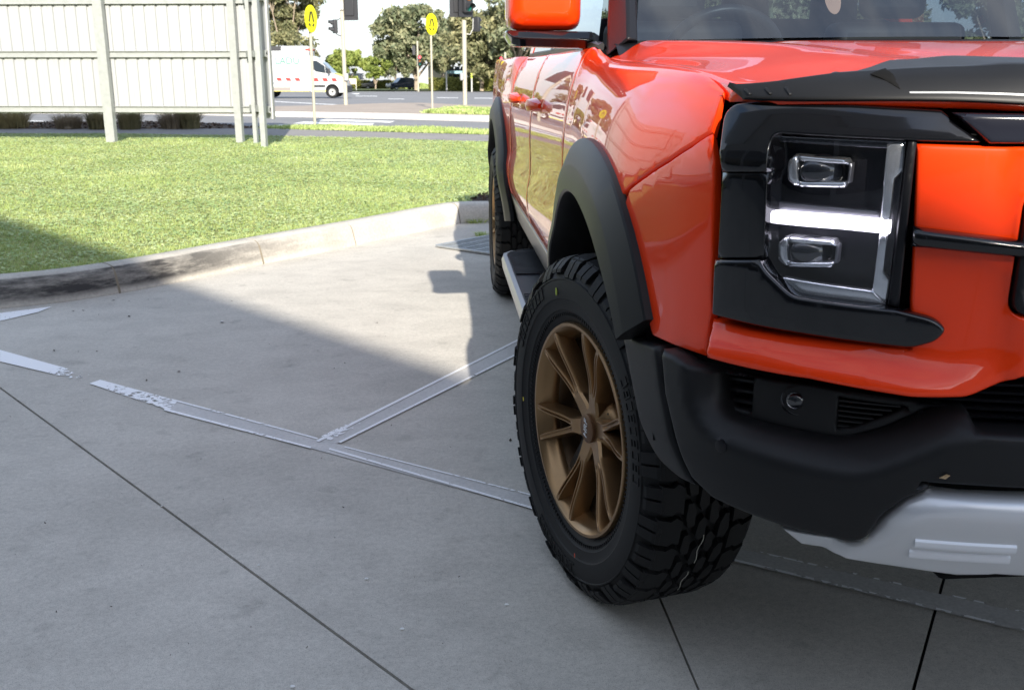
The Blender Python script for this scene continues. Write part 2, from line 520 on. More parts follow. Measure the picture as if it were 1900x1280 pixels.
class BodySurf:
    roll = True
    def zv(self, s, z):                         # surface coordinate that sits at height z
        if not self.roll or z <= ZR: return z
        zt = lerp_tab(ztop_tab, plan_at(s)[1])
        return ZR + (VT - ZR) * math.asin(min(1.0, (z - ZR) / (zt - ZR))) * 2 / math.pi
    def inset(self, s, z):                      # how far the shoulder has rolled in at height z
        if not self.roll or z <= ZR: return 0.0
        x, y, nx, ny = plan_at(s)
        t = math.asin(min(1.0, (z - ZR) / (lerp_tab(ztop_tab, y) - ZR)))
        return max(0.0, -0.862 - x) * (1 - math.cos(t))
    def prof(self, s, z):
        x, y, nx, ny = plan_at(s)
        w = sstep(-0.45, 0.35, y) * (1 - sstep(3.9, 4.3, y))
        bul = 0.013 * math.exp(-((y + 0.02) / 0.42) ** 4) * sstep(0.5, 0.85, z) * sstep(-0.6, -0.3, y) + 0.016 * math.exp(-((y - 3.3) / 0.5) ** 4) * sstep(0.5, 0.85, z)
        return w * lerp_tab(sec_tab, z) + bul
    def pos(self, s, v, off=0.0):
        x, y, nx, ny = plan_at(s)
        z = min(v, ZR) if self.roll else v
        o = off + self.prof(s, z)
        P = Vector((x + nx * o, y + ny * o, z))
        if v > z:
            t = min((v - ZR) / (VT - ZR), 1.0)
            zt = lerp_tab(ztop_tab, y)
            tx = -0.862 - (0.05 * sstep(2.55, 2.7, y))
            ty = max(y, -0.72) + 0.03 * sstep(-0.5, -0.72, y)
            c, q = 1 - math.cos(t * math.pi / 2), math.sin(t * math.pi / 2)
            k = off
            Q = Vector((x + nx * self.prof(s, z), y + ny * self.prof(s, z), ZR))
            Tt = Vector((tx, ty, zt))
            P = Vector((Q.x + (Tt.x - Q.x) * c, Q.y + (Tt.y - Q.y) * c, Q.z + (Tt.z - Q.z) * q))
            P += Vector((nx * math.cos(t * math.pi / 2), ny * math.cos(t * math.pi / 2), math.sin(t * math.pi / 2))) * k
        return P
    def pix(self, px, py, off=0.0):
        d = ray(px, py)
        f = off if callable(off) else (lambda a, b: off)
        def g(t):
            P = CAM + d * t
            sd, s = plan_sd(P.x, P.y)
            return sd - f(s, P.z) - self.prof(s, min(P.z, ZR) if self.roll else P.z) + self.inset(s, P.z), s, P.z
        t0 = 0.75
        while t0 < 8:
            if g(t0)[0] < 0: break
            t0 += 0.04
        a, b = t0 - 0.04, t0
        for _ in range(28):
            m = (a + b) / 2
            if g(m)[0] > 0: a = m
            else: b = m
        r = g(a)
        return (r[1], self.zv(r[1], r[2]))
BODY = BodySurf()
FRONT = BodySurf(); FRONT.roll = False
zc_tab = [(-0.96, 1.176), (-0.8, 1.19), (-0.62, 1.206), (-0.3, 1.232), (0.1, 1.253), (0.4, 1.262), (0.6, 1.265)]
ze_tab = [(-0.9, 1.165), (-0.72, 1.172), (-0.58, 1.182), (-0.46, 1.192), (-0.2, 1.204), (0.33, 1.216), (0.5, 1.225)]
def y_front(x):
    m = PL[:, 1] < 0
    return float(np.interp(abs(x), -PL[m, 0], PL[m, 1])) + 0.012
class HoodSurf:
    def z(self, x, u):
        y = y_front(x) + u
        w = sstep(0.0, 0.30 - 0.20 * sstep(-0.35, 0.25, y), 0.862 - abs(x))
        zz = lerp_tab(ze_tab, y) * (1 - w) + lerp_tab(zc_tab, y) * w
        zz -= 0.006 * math.exp(-((abs(x) - 0.52) / 0.05) ** 2) * sstep(0.25, 0.5, u)
        return zz - (0.036 - 0.013 * sstep(0.50, 0.84, abs(x))) * max(0, 1 - u / 0.035) ** 2
    def pos(self, x, u, off=0.0):
        e = 0.004
        z0 = self.z(x, u)
        n = Vector((-(self.z(x + e, u) - self.z(x - e, u)) / (2 * e), -(self.z(x, u + e) - self.z(x, max(u - e, 0))) / (e + min(e, u) + 1e-9), 1)).normalized()
        if u < 0.02: n = (n + Vector((0, -1.2, 0)) * (1 - u / 0.02)).normalized()
        return Vector((x, y_front(x) + u, z0)) + n * off
    def pix(self, px, py, off=0.0):
        d = ray(px, py)
        t = 0.9
        f = off if callable(off) else (lambda a, b: off)
        while t < 6:
            P = CAM + d * t
            u = P.y - y_front(P.x)
            if u > 0 and P.z < self.z(P.x, u) + f(P.x, u): break
            t += 0.004
        return (P.x, max(u, 0.0))
HOOD = HoodSurf()

def round_poly(pts, n=5):
    """(a, b, r): corner r metres round"""
    out = []
    m = len(pts)
    for i in range(m):
        p = np.array(pts[i][:2], float)
        r = pts[i][2] if len(pts[i]) > 2 else 0
        if not r:
            out.append(tuple(p)); continue
        a = np.array(pts[i - 1][:2], float); b = np.array(pts[(i + 1) % m][:2], float)
        if np.hypot(*(a - p)) < 1e-5 or np.hypot(*(b - p)) < 1e-5:
            out.append(tuple(p)); continue
        ra = min(r, np.hypot(*(a - p)) * 0.49); rb = min(r, np.hypot(*(b - p)) * 0.49)
        A = p + (a - p) / np.hypot(*(a - p)) * ra; B = p + (b - p) / np.hypot(*(b - p)) * rb
        for k in range(n + 1):
            t = k / n
            out.append(tuple((1 - t) ** 2 * A + 2 * t * (1 - t) * p + t * t * B))
    return out
def outl(surf, pts, off=0.0):
    """mixed outline: (px, py[, r]) photo pixels or ('w', a, b[, r]) surface coordinates"""
    q = []
    for p in pts:
        if p[0] == 'w': q.append(tuple(p[1:]))
        else:
            a, b = surf.pix(p[0], p[1], off)
            q.append((a, b) + tuple(p[2:]))
    return round_poly(q)
def panel(name, surf, outline, material, parent, off=0.0, res=0.02, ew=0.006, ed=0.004, depth=0.02, holes=(), smooth=40):
    f = off if callable(off) else (lambda a, b: off)
    def dens(poly, st):
        o = []
        for i in range(len(poly)):
            a = np.array(poly[i]); b = np.array(poly[(i + 1) % len(poly)])
            k = max(1, int(math.ceil(np.hypot(*(b - a)) / st)))
            for j in range(k): o.append(tuple(a + (b - a) * j / k))
        return o
    loops = [dens(outline, res * 0.7)] + [dens(h, res * 0.7) for h in holes]
    pts, edges = [], []
    for lp in loops:
        k = len(pts); pts += lp
        edges += [(k + i, k + (i + 1) % len(lp)) for i in range(len(lp))]
    nb = len(pts)
    A = np.array(pts)
    # rings just inside each edge so the rim can roll over
    cand = []
    for lp in loops:
        L = np.array(lp)
        T = np.roll(L, -1, 0) - np.roll(L, 1, 0)
        T /= np.maximum(np.hypot(*T.T), 1e-9)[:, None]
        N = np.stack([-T[:, 1], T[:, 0]], 1)
        for r in (0.25, 0.6, 1.0):
            for sg in (1, -1):
                cand.append((L + N * sg * ew * r, ew * r))
    gx = np.arange(A[:, 0].min(), A[:, 0].max(), res); gy = np.arange(A[:, 1].min(), A[:, 1].max(), res)
    G = np.stack(np.meshgrid(gx, gy), -1).reshape(-1, 2)
    def inside(Q):
        c = in_poly(Q, outline)
        for h in holes: c &= ~in_poly(Q, h)
        return c
    def dist(Q):
        d = poly_dist(Q, outline)
        for h in holes: d = np.minimum(d, poly_dist(Q, h))
        return d
    ins = []
    for Q, r in cand:
        k = inside(Q); Q = Q[k]
        if len(Q):
            d = dist(Q); ins.append(Q[d > r * 0.9])
    k = inside(G); G = G[k]
    if len(G):
        G = G[dist(G) > ew * 1.5]; ins.append(G)
    if ins:
        pts += [tuple(p) for q in ins for p in q]
    V2, E2, F2, *_ = delaunay_2d_cdt([Vector(p) for p in pts], edges, [], 0, 1e-6)
    V2 = np.array([tuple(v) for v in V2])
    C = np.array([V2[list(t)].mean(0) for t in F2])
    keep = inside(C)
    F = [tuple(t) for t, kk in zip(F2, keep) if kk]
    D = dist(V2)
    V = []
    for (a, b), d in zip(V2, D):
        q = 1 - min(d / ew, 1.0)
        V.append(surf.pos(a, b, f(a, b) - ed * (1 - math.sqrt(max(0, 1 - q * q)))))
    cnt = {}
    for t in F:
        for i in range(3):
            e = (t[i], t[(i + 1) % 3]); cnt[e] = cnt.get(e, 0) + 1
    bd = [e for e in cnt if (e[1], e[0]) not in cnt]
    bk = {}
    def back(i):
        if i not in bk:
            a, b = V2[i]
            bk[i] = len(V); V.append(surf.pos(a, b, f(a, b) - ed - depth))
        return bk[i]
    for a, b in bd:
        F.append((b, a, back(a), back(b)))
    used = sorted({i for t in F for i in t}); mp = {o: i for i, o in enumerate(used)}
    ob = mesh_obj(name, [V[i] for i in used], [tuple(mp[i] for i in t) for t in F], material, parent, smooth)
    bm = bmesh.new(); bm.from_mesh(ob.data)
    bmesh.ops.recalc_face_normals(bm, faces=bm.faces)
    # face outwards: compare with the direction the surface is offset in
    tot = 0.0
    c0 = surf.pos(*V2[len(V2) // 2], 0.0); c1 = surf.pos(*V2[len(V2) // 2], 0.01)
    nn = (c1 - c0).normalized()
    for fc in bm.faces:
        tot += fc.normal.dot(nn) * fc.calc_area()
    if tot < 0: bmesh.ops.reverse_faces(bm, faces=bm.faces)
    bm.to_mesh(ob.data); bm.free()
    ob.data.set_sharp_from_angle(angle=R(smooth))
    return ob
def mirror(o, parent=None):
    c = o.copy(); COL.objects.link(c); c.parent = parent or o.parent
    c.scale.x = -1
    for ch in list(o.children):
        d = ch.copy(); COL.objects.link(d); d.parent = c
    return c

# ------------------------------------------------------------------ the orange pickup
truck = empty('pickup_truck')
tag(truck, 'orange four-door pickup truck with bronze wheels and black bumper, parked on the concrete', 'pickup truck')

# --- painted body side
def arc(yc, r, a0, a1, n=24, zc=0.40):
    return [(sY(yc - r * math.cos(q)), BODY.zv(sY(yc - r * math.cos(q)), zc + r * math.sin(q))) for q in (R(a0 + (a1 - a0) * k / n) for k in range(n + 1))]
A_front = BODY.pix(1321, 243)
A_low = BODY.pix(1321, 247)
B_flare = BODY.pix(1168, 346)
fen = [(A_front[0], A_front[1]), (A_front[0] - 0.010, BODY.zv(A_front[0], 1.14)), (A_front[0] - 0.02, 1.272), (sY(-0.4), 1.275), (sY(0.0), 1.275), (sY(0.42), 1.275), (sY(0.62), 1.275), (sY(0.60), 1.2), (sY(0.60), 0.62), (sY(0.565), 0.62)]
fen += arc(0, 0.615, 160, 62)
fen += [B_flare] + [BODY.pix(x, y) for x, y in ((1200, 322), (1240, 296), (1282, 268))]
fender = panel('front_fender', BODY, fen, PAINT, truck, res=0.022, ew=0.004, ed=0.0035, depth=0.012)
tag(fender, 'orange front fender swelling over the wheel arch')
low = [A_low] + outl(BODY, [(1327, 300), (1319, 580), (1306, 660), (1207, 621)]) + arc(0, 0.615, 36, 58, 10)
low += [BODY.pix(1168, 351)] + [BODY.pix(x, y) for x, y in ((1200, 327), (1240, 301), (1282, 273))]
corner_p = panel('bumper_corner', BODY, low, PAINT, truck, res=0.02, ew=0.004, ed=0.0035, depth=0.012)
door_f = panel('front_door', BODY, [(sY(0.606), 0.63), (sY(0.606), 1.2), (sY(0.626), 1.275), (sY(1.60), 1.275), (sY(1.60), 0.63)], PAINT, truck, res=0.05, ew=0.004, ed=0.0035, depth=0.012)
door_r = panel('rear_door', BODY, [(sY(1.606), 0.63), (sY(1.606), 1.275), (sY(2.55), 1.275), (sY(2.62), 0.95), (sY(2.58), 0.63)], PAINT, truck, res=0.05, ew=0.004, ed=0.0035, depth=0.012)
bed_p = panel('bed_side', BODY, [(sY(2.586), 0.63), (sY(2.626), 0.95), (sY(2.556), 1.275), (sY(4.40), 1.275), (sY(4.42), 0.66), (sY(3.9), 0.62)] + arc(3.3, 0.615, 160, 20), PAINT, truck, res=0.05, ew=0.004, ed=0.0035, depth=0.012)
side_parts = [fender, corner_p, door_f, door_r, bed_p]
for yh, par in ((1.36, door_f), (2.22, door_r)):
    rows = []
    for k in range(9):
        t = k / 8
        y = yh + 0.11 - 0.22 * t
        w = 0.024 * (1 - 0.6 * abs(2 * t - 1) ** 2.0)
        o = 0.014 + 0.034 * (1 - abs(2 * t - 1) ** 2.5)
        c = BODY.pos(sY(y), BODY.zv(sY(y), 1.075), 0)
        rows.append([c + Vector((-o * q, 0, h * w)) for q, h in ((0.2, -1), (0.85, -0.75), (1, 0), (0.85, 0.75), (0.2, 1))])
    mb = MB().loft(rows, closed=True, cap=True)
    side_parts.append(mb.build('door_handle', PAINT, truck, smooth=50))
# cladding strip under the doors and the step
clad = panel('sill_cladding', BODY, [(sY(0.58), 0.50), (sY(0.58), 0.625), (sY(2.78), 0.625), (sY(2.78), 0.50)], GREYP, truck, off=0.004, res=0.06, ew=0.01, ed=0.006)
side_parts.append(clad)
mb = MB()
ny = 30
top, rows = 0.435, []
def step_w(y):                                  # outer edge of the board
    return -1.030 + 0.15 * max(0, (y - 2.02) / 0.2) ** 3 + 0.15 * max(0, (0.78 - y) / 0.2) ** 3
ys = [0.60 + (2.20 - 0.60) * k / ny for k in range(ny + 1)]
for y in ys:
    xo = step_w(y)
    rows.append([(-0.84, y, top), (xo + 0.022, y, top), (xo + 0.022, y, top - 0.012), (-0.84, y, top - 0.012)])
mb.loft(rows, closed=True, cap=True)
step = mb.build('step_board', mat('step_tread', (0.02, 0.022, 0.027), rough=0.45, spec=0.5), truck, smooth=40)
mb = MB()
rows = [[(step_w(y) + 0.0225, y, top + 0.003), (step_w(y) + 0.006, y, top + 0.001), (step_w(y), y, top - 0.014), (step_w(y) + 0.004, y, top - 0.05), (step_w(y) + 0.03, y, top - 0.055), (step_w(y) + 0.04, y, top - 0.02)] for y in ys]
mb.loft(rows, closed=True, cap=True)
edge = mb.build('step_edge', ALU, truck, smooth=50)
rib_m = mat('step_rib', (0.035, 0.037, 0.042), rough=0.5)
for k in range(58):
    y = 0.70 + 0.0245 * k
    if 1.28 < y < 1.62: continue
    side_parts.append(MB().box(((-0.86 + step_w(y) + 0.03) / 2, y, top + 0.0035), (abs(-0.86 - step_w(y) - 0.03), 0.011, 0.007)).build('step_rib', rib_m, truck, smooth=None))
side_parts += [step, edge]
# wheel arch flares
def flare(yc, a0, a1, nm):
    rows = []
    n = 44
    for k in range(n + 1):
        a = R(a0 + (a1 - a0) * k / n)
        sq = 1 + 0.055 * math.sin(2 * a) ** 2
        pull = sstep(R(66), R(34), a) if yc < 1 else 0.0
        ro = 0.652 * sq - 0.050 * pull; ri = 0.535 * (1 + 0.045 * math.sin(2 * a) ** 2) - 0.012 * pull
        row = []
        for r, o in ((ro, -0.004), (ro - 0.0015, 0.011), (ro - 0.005, 0.0145), (ro - 0.055, 0.0335), (ro - 0.061, 0.0350), (ri + 0.006, 0.0385), (ri + 0.001, 0.035), (ri, 0.030), (ri + 0.002, -0.03), (ri + 0.03, -0.09)):
            y = yc - r * math.cos(a); z = 0.40 + r * math.sin(a)
            s = sY(y)
            x0, y0, nx, ny_ = plan_at(s)
            oo = o + BODY.prof(s, min(z, ZR)) * 0.6 + 0.002 - BODY.inset(s, z) * 0.9
            row.append((x0 + nx * oo, y0 + ny_ * oo, z))
        rows.append(row)
    mb = MB().loft(rows)
    mb.add([rows[0][i] for i in range(10)], [tuple(range(10))]); mb.add([rows[-1][i] for i in range(10)], [tuple(range(10))])
    return mb.build(nm, PLASTIC, truck, smooth=24)
fl_f = flare(0.0, 37, 168, 'wheel_arch_flare')
fl_r = flare(3.3, 8, 172, 'wheel_arch_flare')
side_parts += [fl_f, fl_r]
for yc in (0.0, 3.3):                            # dark liner inside the arch
    rows = []
    for k in range(25):
        a = R(18 + 168 * k / 24)
        rows.append([(x, yc - r * math.cos(a), 0.40 + r * math.sin(a)) for x, r in ((-0.93, 0.575), (-0.90, 0.59), (-0.62, 0.59), (-0.60, 0.3))])
    side_parts.append(MB().loft(rows).build('arch_liner', DARK, truck, smooth=40, fix=False))
# bumper end that closes the front of the arch
SK = lambda s, z: 0.0
def b_off(s, z):                                 # the bumper tucks under towards the ground
    return 0.012 - 0.55 * max(0, 0.60 - z) ** 1.35
bend = panel('bumper_end', FRONT, outl(FRONT, [(1150, 614, .01), (1214, 643), (1224, 720), (1242, 810), (1272, 880), (1292, 905), (1258, 890, .02), (1216, 852, .03), (1187, 792, .03), (1166, 700, .03)], b_off), PLASTIC, truck,
             off=lambda s, z: b_off(s, z) - 0.002, res=0.014, ew=0.010, ed=0.010, depth=0.06)
side_parts.append(bend)

# --- front bumper, black
crease = [FRONT.pix(x, y, b_off) for x, y in ((1287, 640), (1288, 690), (1296, 750), (1330, 800), (1420, 836), (1560, 868), (1620, 868), (1680, 848), (1760, 815), (1815, 806), (1900, 808))]
crease = crease + [(0.0, crease[-1][1])]
cr = np.array(catmull(crease, 6))
cr_poly = [tuple(p) for p in cr] + [(0.0, 1.2), (cr[0][0], 1.2)]
def bumper_off(s, z):
    o = b_off(s, z) + 0.020
    P = np.array([[s, z]])
    if in_poly(P, cr_poly)[0]:
        d = float(poly_dist(P, [tuple(p) for p in cr], closed=False)[0])
        o -= 0.070 * min(d / 0.055, 1.0)
    return o
pod = [(1333, 688), (1331, 742), (1350, 772), (1450, 796), (1558, 814), (1640, 792), (1738, 750)]
zmid = FRONT.pix(1900, 800, bumper_off)[1]
zskid = FRONT.pix(1900, 903, bumper_off)[1]
bo = outl(FRONT, [(1219, 647, .008), (1245, 660), (1310, 684, .01), (1331, 690, .004), (1330, 742, .012), (1350, 773, .012), (1450, 798), (1558, 816, .02), (1640, 794), (1740, 750), (1786, 752), (1800, 770), (1814, 800)], bumper_off)
bo += [(0.0, zmid), (0.0, zskid)]
bo += outl(FRONT, [(1740, 903, .02), (1680, 928), (1638, 957, .01), (1606, 1003, .012), (1582, 1008, .01), (1480, 986), (1400, 960), (1320, 925), (1280, 886), (1250, 814), (1231, 730)], bumper_off)
bumper = panel('front_bumper', FRONT, bo, PLASTIC, truck, off=bumper_off, res=0.012, ew=0.009, ed=0.009, depth=0.03, smooth=50)
tag(bumper, 'black textured plastic lower bumper')
front_parts = [bumper]
# lower edge valance: dark tray behind bumper
mb = MB()
rows = []
for s in np.linspace(0.0, SC[_side][0] + 0.22, 24):
    x, y, nx, ny_ = plan_at(s)
    rows.append([(x - nx * d, y - ny_ * d, z) for d, z in ((0.06, 0.80), (0.07, 0.66), (0.11, 0.615), (0.2, 0.61))])
mb.loft(rows)
front_parts.append(mb.build('inner_valance', DARK, truck, fix=False))
# fog lamp pod
pod_off = lambda s, z: b_off(s, z) - 0.036
pd = outl(FRONT, [(1331, 684), (1330, 744, .012), (1350, 774, .012), (1450, 798), (1558, 816, .02), (1642, 794), (1745, 748), (1690, 742), (1500, 712)], pod_off)
win1 = outl(FRONT, [(1345, 697), (1342, 738, .008), (1362, 756, .006), (1392, 764), (1396, 702)], pod_off)
win2 = outl(FRONT, [(1556, 738), (1552, 795), (1585, 793), (1682, 756)], pod_off)
podp = panel('fog_lamp_surround', FRONT, pd, PLASTIC, truck, off=pod_off, res=0.016, ew=0.005, ed=0.006, depth=0.02, holes=[win1, win2])
front_parts.append(podp)
podb = panel('fog_lamp_backing', FRONT, pd, DARK, truck, off=lambda s, z: pod_off(s, z) - 0.05, res=0.04, ew=0.005, ed=0.0, depth=0.01)
front_parts.append(podb)
def slat(p0, p1, h, o, m, nm='slat', d=0.02, base=pod_off):
    """thin blade between two photo pixels lying on the bumper surface"""
    a = FRONT.pix(*p0, base); b = FRONT.pix(*p1, base)
    rows = []
    for k in range(7):
        s = a[0] + (b[0] - a[0]) * k / 6; z = a[1] + (b[1] - a[1]) * k / 6
        rows.append([FRONT.pos(s, z + dz, base(s, z) + o + oo) for dz, oo in ((-h, -d), (-h, -0.002), (-h * 0.5, 0), (h * 0.5, 0), (h, -0.003), (h, -d))])
    return MB().loft(rows, closed=True, cap=True).build(nm, m, truck, smooth=40)
for k in range(3):
    y = 702 + 20 * k
    front_parts.append(slat((1344, y), (1397, y + 9), 0.0035, -0.008, PLASTIC, 'fog_grille_slat', 0.04))
for k in range(6):
    y = 745 + 9.3 * k
    front_parts.append(slat((1556 - k * 0.6, y), (1672 - k * 17, y + 12 - 1.6 * k), 0.0022, -0.006, PLASTIC, 'fog_grille_slat', 0.03))
# fog lamp: chrome bucket, dark lens
fa = FRONT.pix(1475, 743, pod_off)
fc = FRONT.pos(fa[0], fa[1], pod_off(*fa) - 0.004)
x_, y_, nx_, ny_ = plan_at(fa[0])
FM = Matrix.Translation(fc) @ Vector((nx_ * 0.6, ny_ - 0.1, 0.0)).normalized().to_track_quat('Z', 'Y').to_matrix().to_4x4()
mb = MB()
mb.lathe([(0.0225, 0.002), (0.0218, 0.006), (0.0185, 0.0), (0.013, -0.006), (0.0, -0.008)], 28, FM)
fog = mb.build('fog_lamp', CHROME, truck, smooth=50)
front_parts.append(fog)
fl = MB().lathe([(0.0145, 0.0), (0.013, 0.006), (0.009, 0.010), (0.0, 0.0115)], 24, FM).build('fog_lens', mat('dark_lens', (0.012, 0.013, 0.016), rough=0.03, spec=0.8, coat=1.0), truck, smooth=60)
front_parts.append(fl)
# parking sensor
sa = FRONT.pix(1338, 828, bumper_off)
sc = FRONT.pos(*sa, bumper_off(*sa))
x_, y_, nx_, ny_ = plan_at(sa[0])
SM = Matrix.Translation(sc) @ Vector((nx_, ny_, -0.05)).to_track_quat('Z', 'Y').to_matrix().to_4x4()
front_parts.append(MB().lathe([(0.0105, -0.004), (0.0105, 0.0012), (0.009, 0.002), (0.0, 0.0022)], 22, SM).build('parking_sensor', SATIN, truck, smooth=50))
# --- silver skid plate
def sk_base(s, z):
    return b_off(s, z) + 0.018 - 0.25 * max(0, 0.60 - z)
sc_cr = [FRONT.pix(x, y, sk_base) for x, y in ((1560, 1035), (1640, 1000), (1668, 972), (1705, 952), (1770, 938), (1900, 942))]
sc_cr += [(0.0, sc_cr[-1][1])]
sk_np = [tuple(p) for p in catmull(sc_cr, 6)]
sk_in = sk_np + [(0.0, 0.2), (sk_np[0][0], 0.2)]
def skid_off(s, z):
    o = sk_base(s, z) + 0.012
    P = np.array([[s, z]])
    if not in_poly(P, sk_in)[0]:
        d = float(poly_dist(P, sk_np, closed=False)[0])
        o -= 0.030 * min(d / 0.03, 1)
    return o
so = outl(FRONT, [(1447, 979), (1480, 987), (1582, 1009, .01), (1606, 1005, .012), (1640, 958, .012), (1682, 929), (1740, 904, .02)], skid_off)
zt_ = FRONT.pix(1900, 904, skid_off)[1]; zb_ = FRONT.pix(1860, 1068, skid_off)[1]
so += [(0.0, zt_), (0.0, zb_ - 0.002)]
so += outl(FRONT, [(1860, 1067, .01), (1775, 1068), (1662, 1052), (1560, 1033), (1487, 1010)], skid_off)
skid = panel('skid_plate', FRONT, so, SILVER, truck, off=skid_off, res=0.014, ew=0.006, ed=0.005, depth=0.03, smooth=60)
tag(skid, 'silver skid plate under the bumper')
front_parts.append(skid)
for (p0, p1) in (((1697, 1005), (1884, 1017)), ((1686, 1024), (1872, 1036))):
    front_parts.append(slat(p0, p1, 0.0068, 0.006, mat('polished_slot', (0.82, 0.83, 0.85), rough=0.3, metal=0.3), 'skid_rib', 0.02, skid_off))
tray = MB().box((0, -0.62, 0.415), (1.0, 0.26, 0.03)).build('under_tray', DARK, truck, bevel=0.01)
# --- orange fascia
led = [FRONT.pix(x, y, 0.0) for x, y in ((1300, 590), (1420, 612), (1560, 640), (1690, 662), (1760, 668), (1900, 640))]
def fas_off(s, z):
    zl = float(np.interp(-s, [-p[0] for p in led], [p[1] for p in led])) if s > led[-1][0] else led[-1][1]
    amt = sstep(led[-1][0] - 0.03, led[-2][0] + 0.06, s)
    e = 0.034 * sstep(zl + 0.004, zl - 0.040, z) * amt
    # the grille bay steps forward of the lamp bay
    xg = led[-1][0] + 0.022 + (z - 0.9) * 0.08
    return e + 0.012 * sstep(xg + 0.012, xg - 0.008, s)
tz = FRONT.pix(1835, 270, 0.0)[1]
gt = FRONT.pix(1894, 375, 0.01); gb = FRONT.pix(1872, 588, 0.01); gl = FRONT.pix(1900, 700, 0.0)
fo = outl(FRONT, [(1702, 268), (1835, 272)])
fo += [(0.0, tz - 0.003), (0.0, gt[1] + 0.012)]
fo += round_poly([(0.0, gt[1] + 0.012)] + [(gt[0] - 0.004, gt[1] + 0.012, 0.02), (gb[0], gb[1], 0.022), (0.0, gb[1])])[1:]
fo += [(0.0, gl[1] - 0.0)]
fo += outl(FRONT, [(1898, 701), (1796, 738, .01), (1690, 738), (1500, 704), (1308, 664), (1312, 640), (1319, 592), (1500, 626), (1690, 648), (1690, 560), (1697, 420)], fas_off)
fascia = panel('front_fascia', FRONT, fo, PAINT, truck, off=fas_off, res=0.014, ew=0.006, ed=0.005, depth=0.02, smooth=50)
front_parts.append(fascia)
# backing so no gap shows daylight
mb = MB()
rows = []
for s in np.linspace(0.0, A_front[0] + 0.06, 40):
    x, y, nx, ny_ = plan_at(s)
    rows.append([(x - nx * 0.085, y - ny_ * 0.085, z) for z in (0.70, 1.13)])
mb.loft(rows)
front_parts.append(mb.build('front_backing', DARK, truck, fix=False))
# grille behind the opening
for k in range(9):
    z = gb[1] + 0.012 + k * (gt[1] - gb[1]) / 9
    rows = []
    for s in np.linspace(0, gb[0] + 0.01, 8):
        rows.append([FRONT.pos(s, z + dz, oo) for dz, oo in ((-0.003, -0.04), (-0.003, -0.012), (0.003, -0.010), (0.005, -0.04))])
    front_parts.append(MB().loft(rows, closed=True, cap=True).build('grille_bar', SATIN, truck, smooth=40))
gf = round_poly([(0.0, gt[1] + 0.010), (gt[0] - 0.007, gt[1] + 0.010, 0.02), (gb[0] - 0.003, gb[1] + 0.003, 0.022), (0.0, gb[1] + 0.003)])
gfi = round_poly([(0.004, gt[1] - 0.002), (gt[0] - 0.019, gt[1] - 0.002, 0.014), (gb[0] - 0.015, gb[1] + 0.015, 0.016), (0.004, gb[1] + 0.015)])
front_parts.append(panel('grille_frame', FRONT, gf, SATIN, truck, off=0.014, res=0.02, ew=0.004, ed=0.003, depth=0.04, holes=[gfi]))
# lower intake
for k in range(7):
    z = gl[1] - 0.006 - 0.012 * k
    a = FRONT.pix(1700 + k * 2, 745, 0.0)[0]
    rows = [[FRONT.pos(s, z + dz, oo) for dz, oo in ((-0.002, -0.05), (-0.002, -0.02), (0.002, -0.018), (0.003, -0.05))] for s in np.linspace(0, a, 8)]
    front_parts.append(MB().loft(rows, closed=True, cap=True).build('intake_bar', SATIN, truck, smooth=40))
# black bar across the grille
bar_o = lambda s, z: 0.026
bp = outl(FRONT, [(1690, 424, .004), (1900, 449)], bar_o) + [(0.0, FRONT.pix(1900, 449, bar_o)[1] - 0.004), (0.0, FRONT.pix(1900, 481, bar_o)[1] - 0.004)] + outl(FRONT, [(1900, 481), (1686, 459, .004)], bar_o)
front_parts.append(panel('grille_crossbar', FRONT, bp, GLOSS, truck, off=bar_o, res=0.02, ew=0.008, ed=0.010, depth=0.03))
# upper centre panel
cp0 = lambda s, z: 0.012
cpl = outl(FRONT, [(1772, 211), (1838, 267)], cp0) + [(0.0, tz + 0.004), (0.0, 1.134)]
front_parts.append(panel('upper_grille_panel', FRONT, cpl, mat('smoked_panel', (0.012, 0.013, 0.02), rough=0.16, spec=0.6), truck, off=cp0, res=0.02, ew=0.006, ed=0.006, depth=0.03))
# --- headlight
surr = lambda s, z: 0.014
up = outl(FRONT, [(1322, 212, .012), (1336, 194, .01), (1380, 189), (1560, 195), (1752, 207), (1826, 266, .004), (1700, 263), (1686, 262), (1424, 248, .014), (1421, 300), (1420, 319.5), (1337, 319.5)], surr)
lamp_parts = []
lamp_parts.append(panel('headlight_surround', FRONT, up, GLOSS, truck, off=lambda s, z: 0.013 - 0.36 * max(0.0, z - 1.075), res=0.014, ew=0.004, ed=0.003, depth=0.05, smooth=60))
mid = outl(FRONT, [(1334, 321), (1419, 321), (1412, 480), (1325, 480)], surr)
lamp_parts.append(panel('headlight_surround', FRONT, mid, GLOSS, truck, off=lambda s, z: 0.008, res=0.02, ew=0.003, ed=0.002, depth=0.04))
lo = outl(FRONT, [(1325, 482), (1408, 482), (1420, 502, .012), (1470, 549, .012), (1640, 572), (1664, 574), (1736, 592, .014), (1757, 612, .008), (1738, 634, .01), (1690, 647, .01), (1500, 622), (1321, 584, .004)], surr)
lamp_parts.append(panel('headlight_surround', FRONT, lo, GLOSS, truck, off=lambda s, z: 0.017, res=0.014, ew=0.006, ed=0.006, depth=0.05, smooth=60))
rgt = outl(FRONT, [(1686, 264), (1702, 266), (1669, 574), (1648, 570)], surr)
lamp_parts.append(panel('headlight_surround', FRONT, rgt, SATIN, truck, off=lambda s, z: 0.004, res=0.02, ew=0.004, ed=0.003, depth=0.05))
